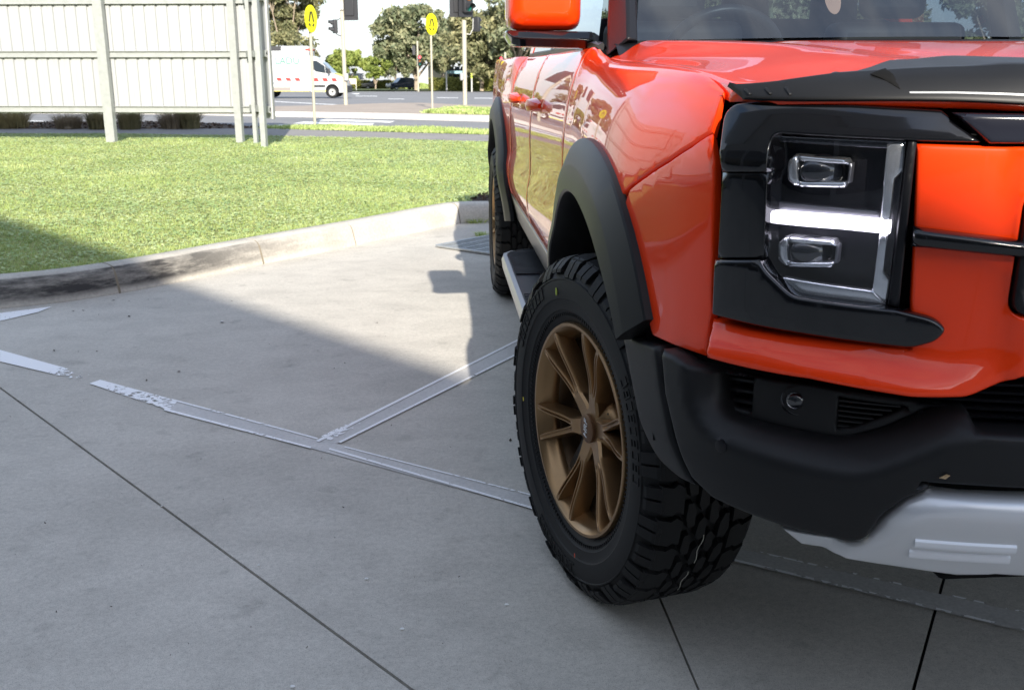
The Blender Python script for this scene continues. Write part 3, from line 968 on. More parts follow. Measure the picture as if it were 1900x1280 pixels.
# bucket
bk = outl(FRONT, [(1420, 245), (1690, 258), (1655, 578), (1465, 556), (1405, 485)], lambda s, z: -0.055)
lamp_parts.append(panel('headlight_bucket', FRONT, bk, mat('lamp_black', (0.006, 0.006, 0.008), rough=0.25), truck, off=-0.055, res=0.03, ew=0.004, ed=0.0, depth=0.005))
def strip(pts, off, m, nm, depth=0.012, ew=0.003, ed=0.002, res=0.012):
    f = off if callable(off) else (lambda s, z: off)
    return panel(nm, FRONT, outl(FRONT, pts, f), m, truck, off=f, res=res, ew=ew, ed=ed, depth=depth)
LCH = mat('lamp_chrome', (0.85, 0.86, 0.88), rough=0.2, metal=0.9)
lamp_parts.append(strip([(1646, 266), (1681, 264), (1677, 318), (1660, 332), (1652, 412), (1634, 412), (1641, 320)], -0.012, LCH, 'lamp_trim'))
lamp_parts.append(strip([(1632, 436), (1648, 438), (1640, 505), (1652, 520), (1644, 568), (1618, 540)], -0.012, LCH, 'lamp_trim'))
lamp_parts.append(strip([(1410, 482), (1416, 478), (1440, 512), (1620, 540), (1645, 566), (1470, 545, .01)], -0.010, LCH, 'lamp_trim'))
lamp_parts.append(strip([(1424, 253), (1676, 263), (1644, 276), (1428, 262)], -0.022, mat('lamp_grey', (0.10, 0.10, 0.11), rough=0.2, metal=0.8), 'lamp_trim'))
lamp_parts.append(strip([(1421, 371), (1632, 392), (1632, 406), (1420, 388)], -0.030, mat('lamp_grey2', (0.16, 0.16, 0.17), rough=0.25, metal=0.6), 'lamp_trim'))
drl = strip([(1420, 391, .003), (1560, 402), (1655, 412, .003), (1652, 435, .003), (1560, 426), (1418, 413, .003)], -0.008, mat('daytime_light', (1, 1, 1), rough=0.4, emit=(0.88, 0.84, 1.0), estr=1.15), 'daytime_running_light', depth=0.02, ew=0.004, ed=0.004)
lamp_parts.append(drl)
for (cx, cy, w) in ((1518, 318, 1.0), (1497, 468, 0.94)):
    def q(dx, dy): return (cx + dx * w, cy + dy * w)
    lamp_parts.append(strip([q(-46, -31), q(-38, -29), q(-36, 27), q(-46, 28), q(-60, 18), q(-60, -18)], -0.016, LCH, 'projector_trim', depth=0.03, ew=0.006, ed=0.008, res=0.008))
    lamp_parts.append(strip([q(-38, -30), q(52, -22), q(58, -12), q(-34, -18)], -0.014, LCH, 'projector_trim', depth=0.03, ew=0.004, ed=0.004, res=0.008))
    lamp_parts.append(strip([q(-36, 19), q(54, 20), q(48, 31), q(-38, 29)], -0.014, LCH, 'projector_trim', depth=0.03, ew=0.004, ed=0.004, res=0.008))
    lamp_parts.append(strip([q(58, -14), q(64, -14), q(60, 22), q(54, 22)], -0.020, mat('lamp_grey3', (0.2, 0.2, 0.22), rough=0.3, metal=0.6), 'projector_trim', depth=0.02, ew=0.003, ed=0.002, res=0.008))
    a = FRONT.pix(cx + 8, cy, -0.03)
    c = FRONT.pos(a[0], a[1], -0.034)
    mb = MB().ball(c, 0.024, 22, 14, scale=(1.35, 0.7, 1.0))
    lamp_parts.append(mb.build('projector_lens', mat('projector_glass', (0.008, 0.009, 0.012), rough=0.02, spec=0.9, coat=1.0), truck, smooth=70))
lens = outl(FRONT, [(1424, 250, .012), (1684, 262, .004), (1648, 570), (1470, 548, .012), (1409, 484)], 0.0)
ln = panel('headlight_lens', FRONT, lens, LENS, truck, off=0.001, res=0.03, ew=0.004, ed=0.003, depth=0.0005)
lamp_parts.append(ln)
front_parts += lamp_parts
# --- hood and its black guard
def y_cowl(x): return 0.235 + 0.20 * (abs(x) / 0.8) ** 2
ho = []
for k in range(41):
    x = -0.857 + 1.714 * k / 40
    ho.append((x, 0.02 if abs(x) > 0.85 else 0.0))
for k in range(41):
    x = 0.857 - 1.714 * k / 40
    ho.append((x, y_cowl(x) - y_front(x)))
hood = panel('hood', HOOD, ho, PAINT, truck, res=0.028, ew=0.008, ed=0.007, depth=0.02, smooth=60)
tag(hood, 'glossy orange hood')
def g_off(x, u):
    return 0.008 + 0.006 * sstep(0.050, 0.040, u) + 0.006 * sstep(0.60, 0.54, abs(x)) * sstep(0.0, 0.05, u)
ut = HOOD.pix(1900, 113, g_off)[1]
go = outl(HOOD, [(1349, 152), (1362, 149), (1440, 149), (1540, 136), (1612, 125), (1634, 117), (1652, 111)], g_off)
x_last = go[-1][0]
go += [(x_last + (0 - x_last) * k / 6, go[-1][1] + (ut - go[-1][1]) * k / 6) for k in range(1, 7)]
gx0 = HOOD.pix(1378, 181, 0.006)[0]
go += [(gx0 * k / 24, 0.0012) for k in range(0, 25)]
guard = panel('hood_guard', HOOD, go, PLASTIC, truck, off=g_off, res=0.014, ew=0.003, ed=0.0015, depth=0.010, smooth=40)
hood_bits = [guard]
for (x, y) in ((1380, 162), (1418, 161), (1455, 160)):
    a = HOOD.pix(x, y - 4, g_off); b = HOOD.pix(x + 9, y + 7, g_off)
    A, B = HOOD.pos(*a, g_off(*a) - 0.0005), HOOD.pos(*b, g_off(*b) - 0.0005)
    hood_bits.append(MB().bar(A, B, 0.008, 0.003).build('guard_rib', PLASTIC, truck, bevel=0.002))
tri = outl(HOOD, [(1612, 133), (1643, 125), (1663, 158)], 0.016)
hood_bits.append(panel('guard_vent', HOOD, tri, DARK, truck, off=lambda x, u: g_off(x, u) + 0.0015, res=0.02, ew=0.003, ed=0.001, depth=0.001))
tl = outl(HOOD, [(1730, 173), (1900, 176)], 0.02)
# aluminium strips stand in for the lit edge lines of the guard lip
for (u0, x0) in ((0.046, tl[0][0]), (0.006, tl[0][0] - 0.03)):
    rows = [[HOOD.pos(x, u, g_off(x, u) + o) for u, o in ((u0 - 0.0010, -0.002), (u0 - 0.0006, 0.0008), (u0 + 0.0006, 0.0008), (u0 + 0.0010, -0.002))] for x in np.linspace(x0, 0.0, 14)]
    hood_bits.append(MB().loft(rows).build('guard_highlight', ALU, truck, smooth=50))
# --- cab
def wb(x): return Vector((x, y_cowl(x) + 0.02, 1.268 - 0.006 * (abs(x) / 0.8) ** 2))
def wt(x): return Vector((x, 1.06 + 0.10 * (abs(x) / 0.66) ** 2, 1.80 - 0.02 * (abs(x) / 0.66) ** 2))
rows = []
for k in range(21):
    q = -1 + 2 * k / 20
    rows.append([wb(q * 0.79).lerp(wt(q * 0.66), t) + Vector((0, -0.035, 0.02)) * math.sin(t * math.pi) for t in np.linspace(0, 1, 9)])
MB().loft(rows).build('windscreen', GLASS, truck, smooth=60, fix=False)
rows = [[wb(x) + Vector((0, dy, dz)) for dy, dz in ((-0.09, -0.045), (-0.03, -0.014), (-0.004, -0.006), (0.05, -0.02), (0.05, -0.06))] for x in np.linspace(-0.84, 0.84, 21)]
MB().loft(rows).build('cowl', SATIN, truck, smooth=50)
cab_parts = []
def pillar(pts, name, m):
    """rows of four corners"""
    return MB().loft(pts, closed=True, cap=True).build(name, m, truck, smooth=40, bevel=0.006)
ap = []
for t in np.linspace(0, 1, 8):
    i = wb(-0.785).lerp(wt(-0.66), t); o = Vector((-0.858, 0.50, 1.225)).lerp(Vector((-0.715, 1.20, 1.765)), t)
    bow = Vector((-0.012, -0.025, 0.02)) * math.sin(t * math.pi)
    ap.append([i + bow, i + bow + Vector((-0.028, -0.012, 0.006)), o + bow + Vector((0.0, -0.02, 0)), o + bow + Vector((0.01, 0.05, 0)), i + bow + Vector((0.01, 0.06, -0.01))])
cab_parts.append(pillar(ap, 'a_pillar', SATIN))
# shoulder of the body under the windows, black belt seal
rows = [[BODY.pos(sY(y), 1.275, 0) + Vector((dx, 0, dz)) for dx, dz in ((-0.006, -0.004), (-0.008, 0.010), (0.006, 0.016), (0.02, 0.0))] for y in np.linspace(0.56, 2.55, 20)]
cab_parts.append(MB().loft(rows, closed=True, cap=True).build('belt_seal', SATIN, truck, smooth=40))
def win_q(y0, y1, t0, t1, nm, m=GLASS):
    v = [Vector((-0.862, y0, 1.262)), Vector((-0.862, y1, 1.262)), Vector((-0.715, t1, 1.755)), Vector((-0.715, t0, 1.755))]
    return mesh_obj(nm, v, [(0, 1, 2, 3)], m, truck)
cab_parts.append(win_q(0.60, 1.58, 1.23, 1.62, 'front_side_window'))
cab_parts.append(win_q(1.68, 2.45, 1.70, 2.34, 'rear_side_window'))
cab_parts.append(MB().loft([[(-0.87, 1.57, 1.26), (-0.87, 1.69, 1.26), (-0.82, 1.69, 1.26), (-0.82, 1.57, 1.26)], [(-0.722, 1.61, 1.76), (-0.722, 1.71, 1.76), (-0.69, 1.71, 1.76), (-0.69, 1.61, 1.76)]], closed=True, cap=True).build('b_pillar', SATIN, truck))
cab_parts.append(MB().loft([[(-0.868, 2.44, 1.25), (-0.868, 2.60, 1.25), (-0.80, 2.62, 1.25), (-0.80, 2.44, 1.25)], [(-0.722, 2.32, 1.76), (-0.722, 2.46, 1.76), (-0.66, 2.48, 1.76), (-0.66, 2.32, 1.76)]], closed=True, cap=True).build('c_pillar', PAINT, truck, bevel=0.01))
rows = []
for y in np.linspace(1.08, 2.50, 10):
    z = 1.80 + 0.05 * math.sin((y - 1.0) / 1.6 * math.pi)
    rows.append([(x, y + (0.1 * (abs(x) / 0.66) ** 2 if y < 1.2 else 0), z - 0.045 * (abs(x) / 0.72) ** 4 - (0.02 if abs(x) > 0.7 else 0)) for x in np.linspace(-0.725, 0.725, 17)])
MB().loft(rows).build('roof', PAINT, truck, smooth=60)
mesh_obj('rear_window', [(-0.78, 2.60, 1.26), (0.78, 2.60, 1.26), (0.68, 2.46, 1.76), (-0.68, 2.46, 1.76)], [(0, 1, 2, 3)], GLASS, truck)
INT = mat('interior_black', (0.012, 0.012, 0.014), rough=0.6, var=0.2, vscale=20)
MB().loft([[(x, 0.42 + 0.12 * abs(x) ** 2, 1.20), (x, 0.60, 1.235), (x, 0.86, 1.225), (x, 0.92, 1.10), (x, 0.90, 0.8)] for x in np.linspace(-0.78, 0.78, 15)]).build('dashboard', INT, truck, smooth=50)
MB().box((0, 1.6, 0.72), (1.5, 2.0, 0.06)).build('cabin_floor', DARK, truck)
mb = MB().box((0, 2.2, 1.22), (1.25, 0.1, 0.35))
for x in (-0.38, 0.0, 0.38): mb.box((x, 2.2, 1.43), (0.2, 0.07, 0.13))
mb.build('rear_seat', INT, truck, bevel=0.03)
for x in (-0.42, 0.42):
    mb = MB()
    mb.box((x, 1.68, 1.08), (0.50, 0.16, 0.56)); mb.box((x, 1.72, 1.46), (0.25, 0.09, 0.17)); mb.box((x, 1.40, 0.82), (0.52, 0.5, 0.14))
    mb.build('front_seat', INT, truck, bevel=0.04, bseg=3)
WM = Matrix.Translation((-0.40, 1.08, 1.20)) @ Matrix.Rotation(R(-62), 4, 'X')
mb = MB()
cp_ = [(0.188 + 0.017 * math.cos(a), 0.017 * math.sin(a)) for a in np.linspace(0, 2 * math.pi, 11)[:-1]]
mb.lathe(cp_, 40, WM, closed=True)
mb.box(WM @ Vector((0, 0, -0.02)), (0.15, 0.10, 0.10)); mb.bar(WM @ Vector((-0.18, 0, 0)), WM @ Vector((0.18, 0, 0)), 0.03, 0.02)
mb.build('steering_wheel', mat('wheel_leather', (0.03, 0.03, 0.033), rough=0.4), truck, smooth=50)
# windscreen label
lb = CAM + ray(1545, -2) * ((0.60 - CY) / ray(1545, -2).y)
LM = Matrix.Translation(lb) @ Matrix.Rotation(R(60), 4, 'X')
mb = MB()
n = 24
mb.add([LM @ Vector((0.022 * math.cos(2 * math.pi * k / n), 0.047 * math.sin(2 * math.pi * k / n), 0)) for k in range(n)], [tuple(range(n))], 0)
mb.add([LM @ Vector((0.016 * math.cos(2 * math.pi * k / n), 0.024 + 0.020 * math.sin(2 * math.pi * k / n), 0.0015)) for k in range(n)], [tuple(range(n))], 1)
mb.build('windscreen_label', [mat('label_peach', (0.85, 0.48, 0.33), rough=0.6), mat('label_pink', (0.8, 0.22, 0.2), rough=0.6)], truck, smooth=None, fix=False)
# door mirror
ym = 0.80
mrx0, mrx1 = -1.092, -0.882
rows = []
for k in range(9):
    t = k / 8
    y = ym - 0.075 + 0.17 * t
    g = math.sqrt(max(0, 1 - (1 - min(t / 0.55, 1)) ** 2)) * 0.35 + 0.65
    g2 = 1 if t < 0.9 else 0.97
    cxm, czm = (mrx0 + mrx1) / 2, 1.405
    a, b = (mrx1 - mrx0) / 2 * g, 0.108 * g
    row = []
    for j in range(28):
        th = 2 * math.pi * j / 28
        c, s_ = math.cos(th), math.sin(th)
        row.append((cxm + a * math.copysign(abs(c) ** 0.28, c) * g2, y, czm + b * math.copysign(abs(s_) ** 0.28, s_) * g2))
    rows.append(row)
mcap = MB().loft(rows, closed=True, cap=True).build('mirror_cap', PAINT, truck, smooth=50, bevel=0.008, bseg=3)
rows = []
for t in np.linspace(0, 1, 14):
    x = -1.098 + 0.245 * t
    h0 = 1.296 - 0.002 * t; hb = 1.255 - 0.006 * t + 0.03 * (1 - min(t / 0.12, 1)) ** 2
    d = 0.085 - 0.03 * t
    rows.append([(x, ym - d + 0.01 * math.cos(0), h0), (x, ym - d - 0.008, (h0 + hb) / 2), (x, ym - d + 0.02, hb), (x, ym + d * 0.8, hb), (x, ym + d, h0)])
marm = MB().loft(rows, closed=True, cap=True).build('mirror_arm', GLOSS, truck, smooth=40, bevel=0.006)
mgl = MB().box(((mrx0 + mrx1) / 2, ym + 0.1, 1.41), (0.18, 0.006, 0.17)).build('mirror_glass', CHROME, truck)
cab_parts += [mcap, marm, mgl]
# underbody, bed, tailgate
MB().box((0, 1.75, 0.56), (1.05, 5.0, 0.22)).build('chassis', DARK, truck, bevel=0.02)
MB().box((0, 0.10, 0.80), (1.2, 1.3, 0.34)).build('engine_block', DARK, truck, bevel=0.02)
MB().box((0, 1.60, 0.66), (1.86, 1.95, 0.12)).build('floor_pan', DARK, truck, bevel=0.02)
MB().box((0, 3.54, 1.215), (1.74, 1.86, 0.05)).build('bed_cover', PLASTIC, truck, bevel=0.015)
MB().box((0, 4.49, 0.95), (1.62, 0.07, 0.55)).build('tailgate', PAINT, truck, bevel=0.02)
MB().box((0, 4.50, 0.58), (1.74, 0.16, 0.18)).build('rear_bumper', PLASTIC, truck, bevel=0.03)
for o in side_parts + front_parts + cab_parts + hood_bits:
    mirror(o)

# ------------------------------------------------------------------ wheels
TR, TWH = 0.400, 0.132                         # tyre radius, half width
def tyre_mesh(seed=1):
    """axle along +z (outboard), real tread blocks and side lugs"""
    rg = random.Random(seed)
    mb = MB()
    prof = [(0.240, 0.096), (0.247, 0.105), (0.262, 0.113), (0.275, 0.120), (0.277, 0.1225), (0.290, 0.1240), (0.300, 0.1275), (0.303, 0.1300), (0.326, 0.1320), (0.345, 0.1290), (0.3465, 0.1310), (0.3495, 0.1305), (0.351, 0.127), (0.366, 0.118), (0.378, 0.105), (0.383, 0.090), (0.385, 0.045), (0.3853, 0.0)]
    prof = prof + [(r, -z) for r, z in prof[::-1][1:]]
    mb.lathe(prof, 96)
    N = 34
    def block(poly, h0, h1, tap=0.0016):
        """poly in (theta, axial) lifted between radii"""
        c = np.mean(poly, 0)
        vs = []
        for r, k in ((h0, 1.0), (h1, None)):
            for th, a in poly:
                rr = r
                a = a * 0.86
                aa, tt = a, th
                if k is None:
                    v = np.array([(th - c[0]) * TR, a - c[1] * 0.86]); L = np.hypot(*v)
                    v = v * (1 - tap / max(L, 1e-4)); tt = c[0] + v[0] / TR; aa = c[1] * 0.86 + v[1]
                    rr = r - 0.010 * max(0, (abs(aa) - 0.073) / 0.040) ** 2
                vs.append((rr * math.cos(tt), rr * math.sin(tt), aa))
        n = len(poly)
        fs = [tuple(range(n, 2 * n))] + [(i, (i + 1) % n, n + (i + 1) % n, n + i) for i in range(n)]
        mb.add(vs, fs)
    for k in range(N):
        t0 = 2 * math.pi * k / N
        p = 2 * math.pi / N
        g = 0.011 / TR
        for sd in (1, -1):
            ts = t0 + (p / 2 if sd < 0 else 0)
            ext = 0.128 if k % 2 else 0.124
            # shoulder lug, stepped edges like the photo
            pl = [(ts + g / 2, 0.068), (ts + g / 2 + p * 0.10, 0.085), (ts + g / 2, 0.098), (ts + g / 2 + p * 0.05, ext), (ts + p - g / 2 + p * 0.05, ext), (ts + p - g / 2, 0.098), (ts + p - g / 2 + p * 0.10, 0.085), (ts + p - g / 2 - p * 0.04, 0.066)]
            block([(t, a * sd) for t, a in pl][::sd], 0.380, TR)
            # lug running down the sidewall
            r0 = 0.352 if k % 2 else 0.362
            z1 = TWH + 0.004
            w0, w1 = ts + g * 0.8 + p * 0.05, ts + p - g * 0.8 + p * 0.02
            for wa, wb_ in ((w0, w0 + (w1 - w0) * 0.44), (w0 + (w1 - w0) * 0.54, w1)):
                vs = []
                for r, z in ((0.3945, 0.102), (0.3855, 0.1145), (r0 + 0.008, z1 - 0.007), (r0, z1 - 0.005)):
                    for t in (wa, wb_):
                        vs.append((r * math.cos(t), r * math.sin(t), z * sd))
                for r, z in ((0.385, 0.09), (0.372, 0.105), (r0 + 0.008, 0.116), (r0, 0.120)):
                    for t in (wa, wb_):
                        vs.append((r * math.cos(t), r * math.sin(t), z * sd))
                mb.add(vs, [(0, 1, 3, 2), (2, 3, 5, 4), (4, 5, 7, 6), (0, 2, 10, 8), (2, 4, 12, 10), (4, 6, 14, 12), (1, 9, 11, 3), (3, 11, 13, 5), (5, 13, 15, 7), (6, 7, 15, 14), (0, 8, 9, 1)])
            # interlocking centre blocks
            for row, (a0, a1, sh, sk) in enumerate(((0.034, 0.061, 0.0, 0.18), (0.002, 0.028, 0.5, -0.2))):
                tc = t0 + p * sh + (p / 2 if sd < 0 else 0)
                am = (a0 + a1) / 2
                hw = p * 0.5 - g * 0.55
                pl = [(tc - hw * 0.75 - p * sk * 0.3, a0), (tc + hw * 0.55 - p * sk * 0.3, a0), (tc + hw, am - 0.003), (tc + hw * 0.85 + p * sk * 0.3, a1 - 0.004), (tc - hw * 0.35 + p * sk * 0.3, a1), (tc - hw, am + 0.004)]
                pl = [(t + rg.uniform(-.006, .006), a + rg.uniform(-.0012, .0012)) for t, a in pl]
                block([(t, a * sd) for t, a in pl][::sd], 0.385, TR - rg.uniform(0, 0.0006))
    # bead texture and raised lettering blocks on the outer wall
    for k in range(150):
        a = 2 * math.pi * k / 150
        M = Matrix.Rotation(a, 4, 'Z')
        mb.box(M @ Vector((0.2685, 0, 0.1172)), (0.011, 0.0028, 0.003), M=M.to_3x3().to_4x4())
    for base in (0.4, 2.5, 4.6):
        for k in range(9):
            a = base + k * 0.075
            M = Matrix.Rotation(a, 4, 'Z')
            c = lambda r, dy=0: M @ Vector((r, dy, 0.1325))
            mb.box(c(0.342), (0.003, 0.017, 0.0022), M=M); mb.box(c(0.318), (0.003, 0.017, 0.0022), M=M)
            mb.box(c(0.330, -0.007), (0.026, 0.003, 0.0022), M=M)
            if k % 2: mb.box(c(0.330), (0.003, 0.013, 0.0022), M=M)
    # moulding hairs
    for k in range(240):
        a = rg.uniform(0, 2 * math.pi); sd = 1 if rg.random() < 0.75 else -1
        r, z = rg.choice(((0.398, 0.096), (0.394, 0.104), (0.386, 0.114), (0.36, 0.126)))
        d = Vector((math.cos(a), math.sin(a), 0)); e = Vector((-math.sin(a), math.cos(a), 0))
        p0 = d * r + Vector((0, 0, z * sd))
        q = (d * rg.uniform(0.5, 1) + Vector((0, 0, sd * rg.uniform(0.1, 0.6))) + e * rg.uniform(-.5, .5)).normalized() * rg.uniform(0.004, 0.009)
        mb.add([p0 - e * 0.0005, p0 + e * 0.0005, p0 + Vector((0, 0, 0.0008)), p0 + q], [(0, 1, 3), (1, 2, 3), (2, 0, 3)])
    return mb
def rim_mesh():
    mb = MB()
    # lip, inner barrel
    mb.lathe([(0.2475, 0.100), (0.2480, 0.112), (0.2455, 0.1165), (0.239, 0.1165), (0.2345, 0.112), (0.2305, 0.106), (0.2265, 0.100), (0.2245, 0.090), (0.2185, 0.084), (0.2170, 0.070), (0.2165, 0.064)], 96)
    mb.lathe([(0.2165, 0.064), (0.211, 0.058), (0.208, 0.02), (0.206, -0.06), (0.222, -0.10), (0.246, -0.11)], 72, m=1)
    # hub face
    mb.lathe([(0.0, 0.080), (0.044, 0.080), (0.050, 0.074), (0.058, 0.068), (0.070, 0.058), (0.080, 0.044), (0.086, 0.0), (0.086, -0.04)], 48)
    return mb
def spoke_mesh(base):
    mb = MB()
    M = Matrix.Rotation(base, 4, 'Z')
    for sg in (-1, 1):
        rows = []
        for t in np.linspace(0, 1, 22):
            r = 0.040 + (0.236 - 0.040) * t
            # arms leave a shared stem, then run side by side out to the lip
            ang = sg * max(0.006, 0.0400 * (r - 0.050) / (0.236 - 0.050)) / r
            w = (0.0100 - 0.0020 * t) * (1.0 + 0.75 * (1 - sstep(0.05, 0.34, t)))
            top = 0.080 + 0.008 * sstep(0, 0.3, t) + 0.026 * sstep(0.25, 1.0, t)
            bot = top - (0.060 - 0.018 * t)
            c = Vector((r * math.cos(ang), r * math.sin(ang), 0)); e = Vector((-math.sin(ang), math.cos(ang), 0))
            pk = 0.0065 * sstep(0.22, 0.34, t) * (1 - sstep(0.86, 0.97, t))      # milled pocket along the arm
            prof = ((-1.06, bot), (-1.0, top - 0.007), (-0.72, top), (-0.42, top), (-0.25, top - pk), (0.25, top - pk), (0.42, top), (0.72, top), (1.0, top - 0.007), (1.06, bot))
            rows.append([M @ (c + e * (w * q) + Vector((0, 0, z))) for q, z in prof])
        mb.loft(rows, closed=True, cap=True)
    return mb
def disc_mesh():
    mb = MB()
    mb.lathe([(0.06, 0.034), (0.172, 0.034), (0.172, 0.008), (0.06, 0.008)], 48)
    return mb
def make_wheel(name):
    w = empty(name, parent=truck)
    ty = tyre_mesh().build('tyre', RUBBER, w, smooth=18)
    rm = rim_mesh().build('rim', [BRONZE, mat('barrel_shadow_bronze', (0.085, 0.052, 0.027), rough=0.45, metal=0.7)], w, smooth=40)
    for k in range(6):
        spoke_mesh(math.pi / 2 + k * math.pi / 3 + 0.10).build('spoke', BRONZE, w, smooth=24)
    cap_m = mat('cap_bronze', (0.16, 0.085, 0.042), rough=0.45, metal=0.5)
    MB().lathe([(0.0, 0.089), (0.030, 0.089), (0.0335, 0.087), (0.034, 0.075)], 40).build('centre_cap', cap_m, w, smooth=45)
    txt = bpy.data.curves.new('cap_lettering', 'FONT'); txt.body = 'HRF'; txt.size = 0.024; txt.align_x = 'CENTER'; txt.align_y = 'CENTER'; txt.extrude = 0.0006; txt.shear = 0.2
    tob = bpy.data.objects.new('cap_lettering', txt); COL.objects.link(tob)
    dg = bpy.context.evaluated_depsgraph_get(); me = bpy.data.meshes.new_from_object(tob.evaluated_get(dg))
    bpy.data.objects.remove(tob)
    me.materials.clear(); me.materials.append(mat('white_lettering', (0.75, 0.75, 0.75), rough=0.4))
    to = bpy.data.objects.new('cap_lettering', me); COL.objects.link(to); to.parent = w; to.location = (0, 0, 0.0900); to.rotation_euler = (0, 0, R(-12))
    disc_mesh().build('brake_disc', mat('brake_steel', (0.035, 0.034, 0.033), rough=0.5, metal=0.9), w, smooth=40)
    MB().box((-0.10, 0.10, 0.028), (0.07, 0.15, 0.07), M=Matrix.Rotation(R(45), 4, 'Z')).build('brake_caliper', mat('caliper', (0.03, 0.03, 0.03), rough=0.4, metal=0.5), w, bevel=0.01)
    mb = MB()
    for k in range(6):
        a = k * math.pi / 3 + 0.10 + math.pi / 6 + math.pi / 2
        mb.lathe([(0.009, 0.03), (0.009, 0.058), (0.006, 0.060), (0.0, 0.060)], 8, Matrix.Translation((0.062 * math.cos(a), 0.062 * math.sin(a), 0)))
    mb.build('wheel_nuts', mat('nut_steel', (0.08, 0.08, 0.08), rough=0.3, metal=0.9), w, smooth=30)
    MB().tube([(-0.2, -0.10, 0.06), (-0.185, -0.095, 0.095)], 0.004, 8).build('valve_stem', SATIN, w)
    mb = MB()
    a = R(95); b_ = R(262)
    return w
def place_wheel(w, x, y, steer, side=1):
    # axle points outboard: -x on the truck's right; 'steer' turns the front of the wheel inboard
    M = Matrix.Translation((x, y, TR - 0.002)) @ Matrix.Rotation(steer, 4, 'Z') @ (Matrix.Rotation(R(-90), 4, 'Y') if side > 0 else Matrix.Rotation(R(90), 4, 'Y'))
    w.matrix_basis = M @ Matrix.Rotation(R(8), 4, 'Z')
wheel = make_wheel('front_wheel')
def copy_wheel(w, name):
    c = w.copy(); c.name = name; COL.objects.link(c); c.parent = w.parent
    for ch in list(w.children):
        d = ch.copy(); COL.objects.link(d); d.parent = c
    return c
place_wheel(wheel, -0.878, 0.034, 0.2878)
w2 = copy_wheel(wheel, 'rear_wheel'); place_wheel(w2, -0.99 + 0.118, 3.30, 0.0)
w3 = copy_wheel(wheel, 'front_wheel'); place_wheel(w3, 0.872, 0.0, 0.2878, -1)
w4 = copy_wheel(wheel, 'rear_wheel'); place_wheel(w4, 0.99 - 0.118, 3.30, 0.0, -1)
MB().tube([(-0.8, 3.3, 0.4), (0.8, 3.3, 0.4)], 0.05, 12).build('rear_axle', DARK, truck)

# maker's paint marks on the new front tyre
WMAT = wheel.matrix_basis.copy(); WINV = WMAT.inverted()
def on_sidewall(px, py, h=0.1335):
    o = WINV @ CAM; d = WINV.to_3x3() @ ray(px, py)
    return o + d * ((h - o.z) / d.z)
for (px, py, s, colr, nm) in ((971, 740, 0.006, (0.75, 0.62, 0.05), 'yellow'), (1032, 541, 0.010, (0.35, 0.42, 0.05), 'green'), (1066, 1030, 0.006, (0.55, 0.07, 0.03), 'red')):
    p = on_sidewall(px, py)
    MB().ball(p, s, 8, 5, scale=(1.0, 0.55, 0.12)).build('paint_mark', mat('mark_' + nm, colr, rough=0.6), wheel, smooth=60)
def on_tread(px, py, r=TR + 0.0006):
    o = WINV @ CAM; d = WINV.to_3x3() @ ray(px, py)
    a = d.x ** 2 + d.y ** 2; bq = 2 * (o.x * d.x + o.y * d.y); c_ = o.x ** 2 + o.y ** 2 - r * r
    q = bq * bq - 4 * a * c_
    if q < 0: return None
    return o + d * ((-bq - math.sqrt(q)) / (2 * a))
for (p0, p1) in (((1306, 992), (1287, 1044)), ((1277, 1060), (1256, 1094)), ((1244, 1102), (1226, 1113))):
    A, B = on_tread(*p0), on_tread(*p1)
    if A and B:
        pts = [on_tread(p0[0] + (p1[0] - p0[0]) * t + 2 * math.sin(t * 9), p0[1] + (p1[1] - p0[1]) * t) for t in np.linspace(0, 1, 8)]
        pts = [p for p in pts if p]
        MB().tube(pts, 0.0007, 4).build('chalk_mark', mat('chalk_line', (0.6, 0.58, 0.5), rough=0.9), wheel)
# a dead leaf stuck to the bumper
la = FRONT.pix(1752, 882, bumper_off)
lp_ = FRONT.pos(la[0], la[1], bumper_off(*la) + 0.003)
leaf = MB().add([(-0.008, 0, -0.002), (0, -0.003, -0.003), (0.008, 0, 0.001), (0.001, -0.002, 0.004)], [(0, 1, 2, 3)]).build('dead_leaf', mat('dead_leaf_tan', (0.35, 0.25, 0.14), rough=0.9), smooth=None, fix=False, loc=lp_)
tag(leaf, 'scrap of tan dead leaf stuck on the black bumper above the skid plate', 'leaf')

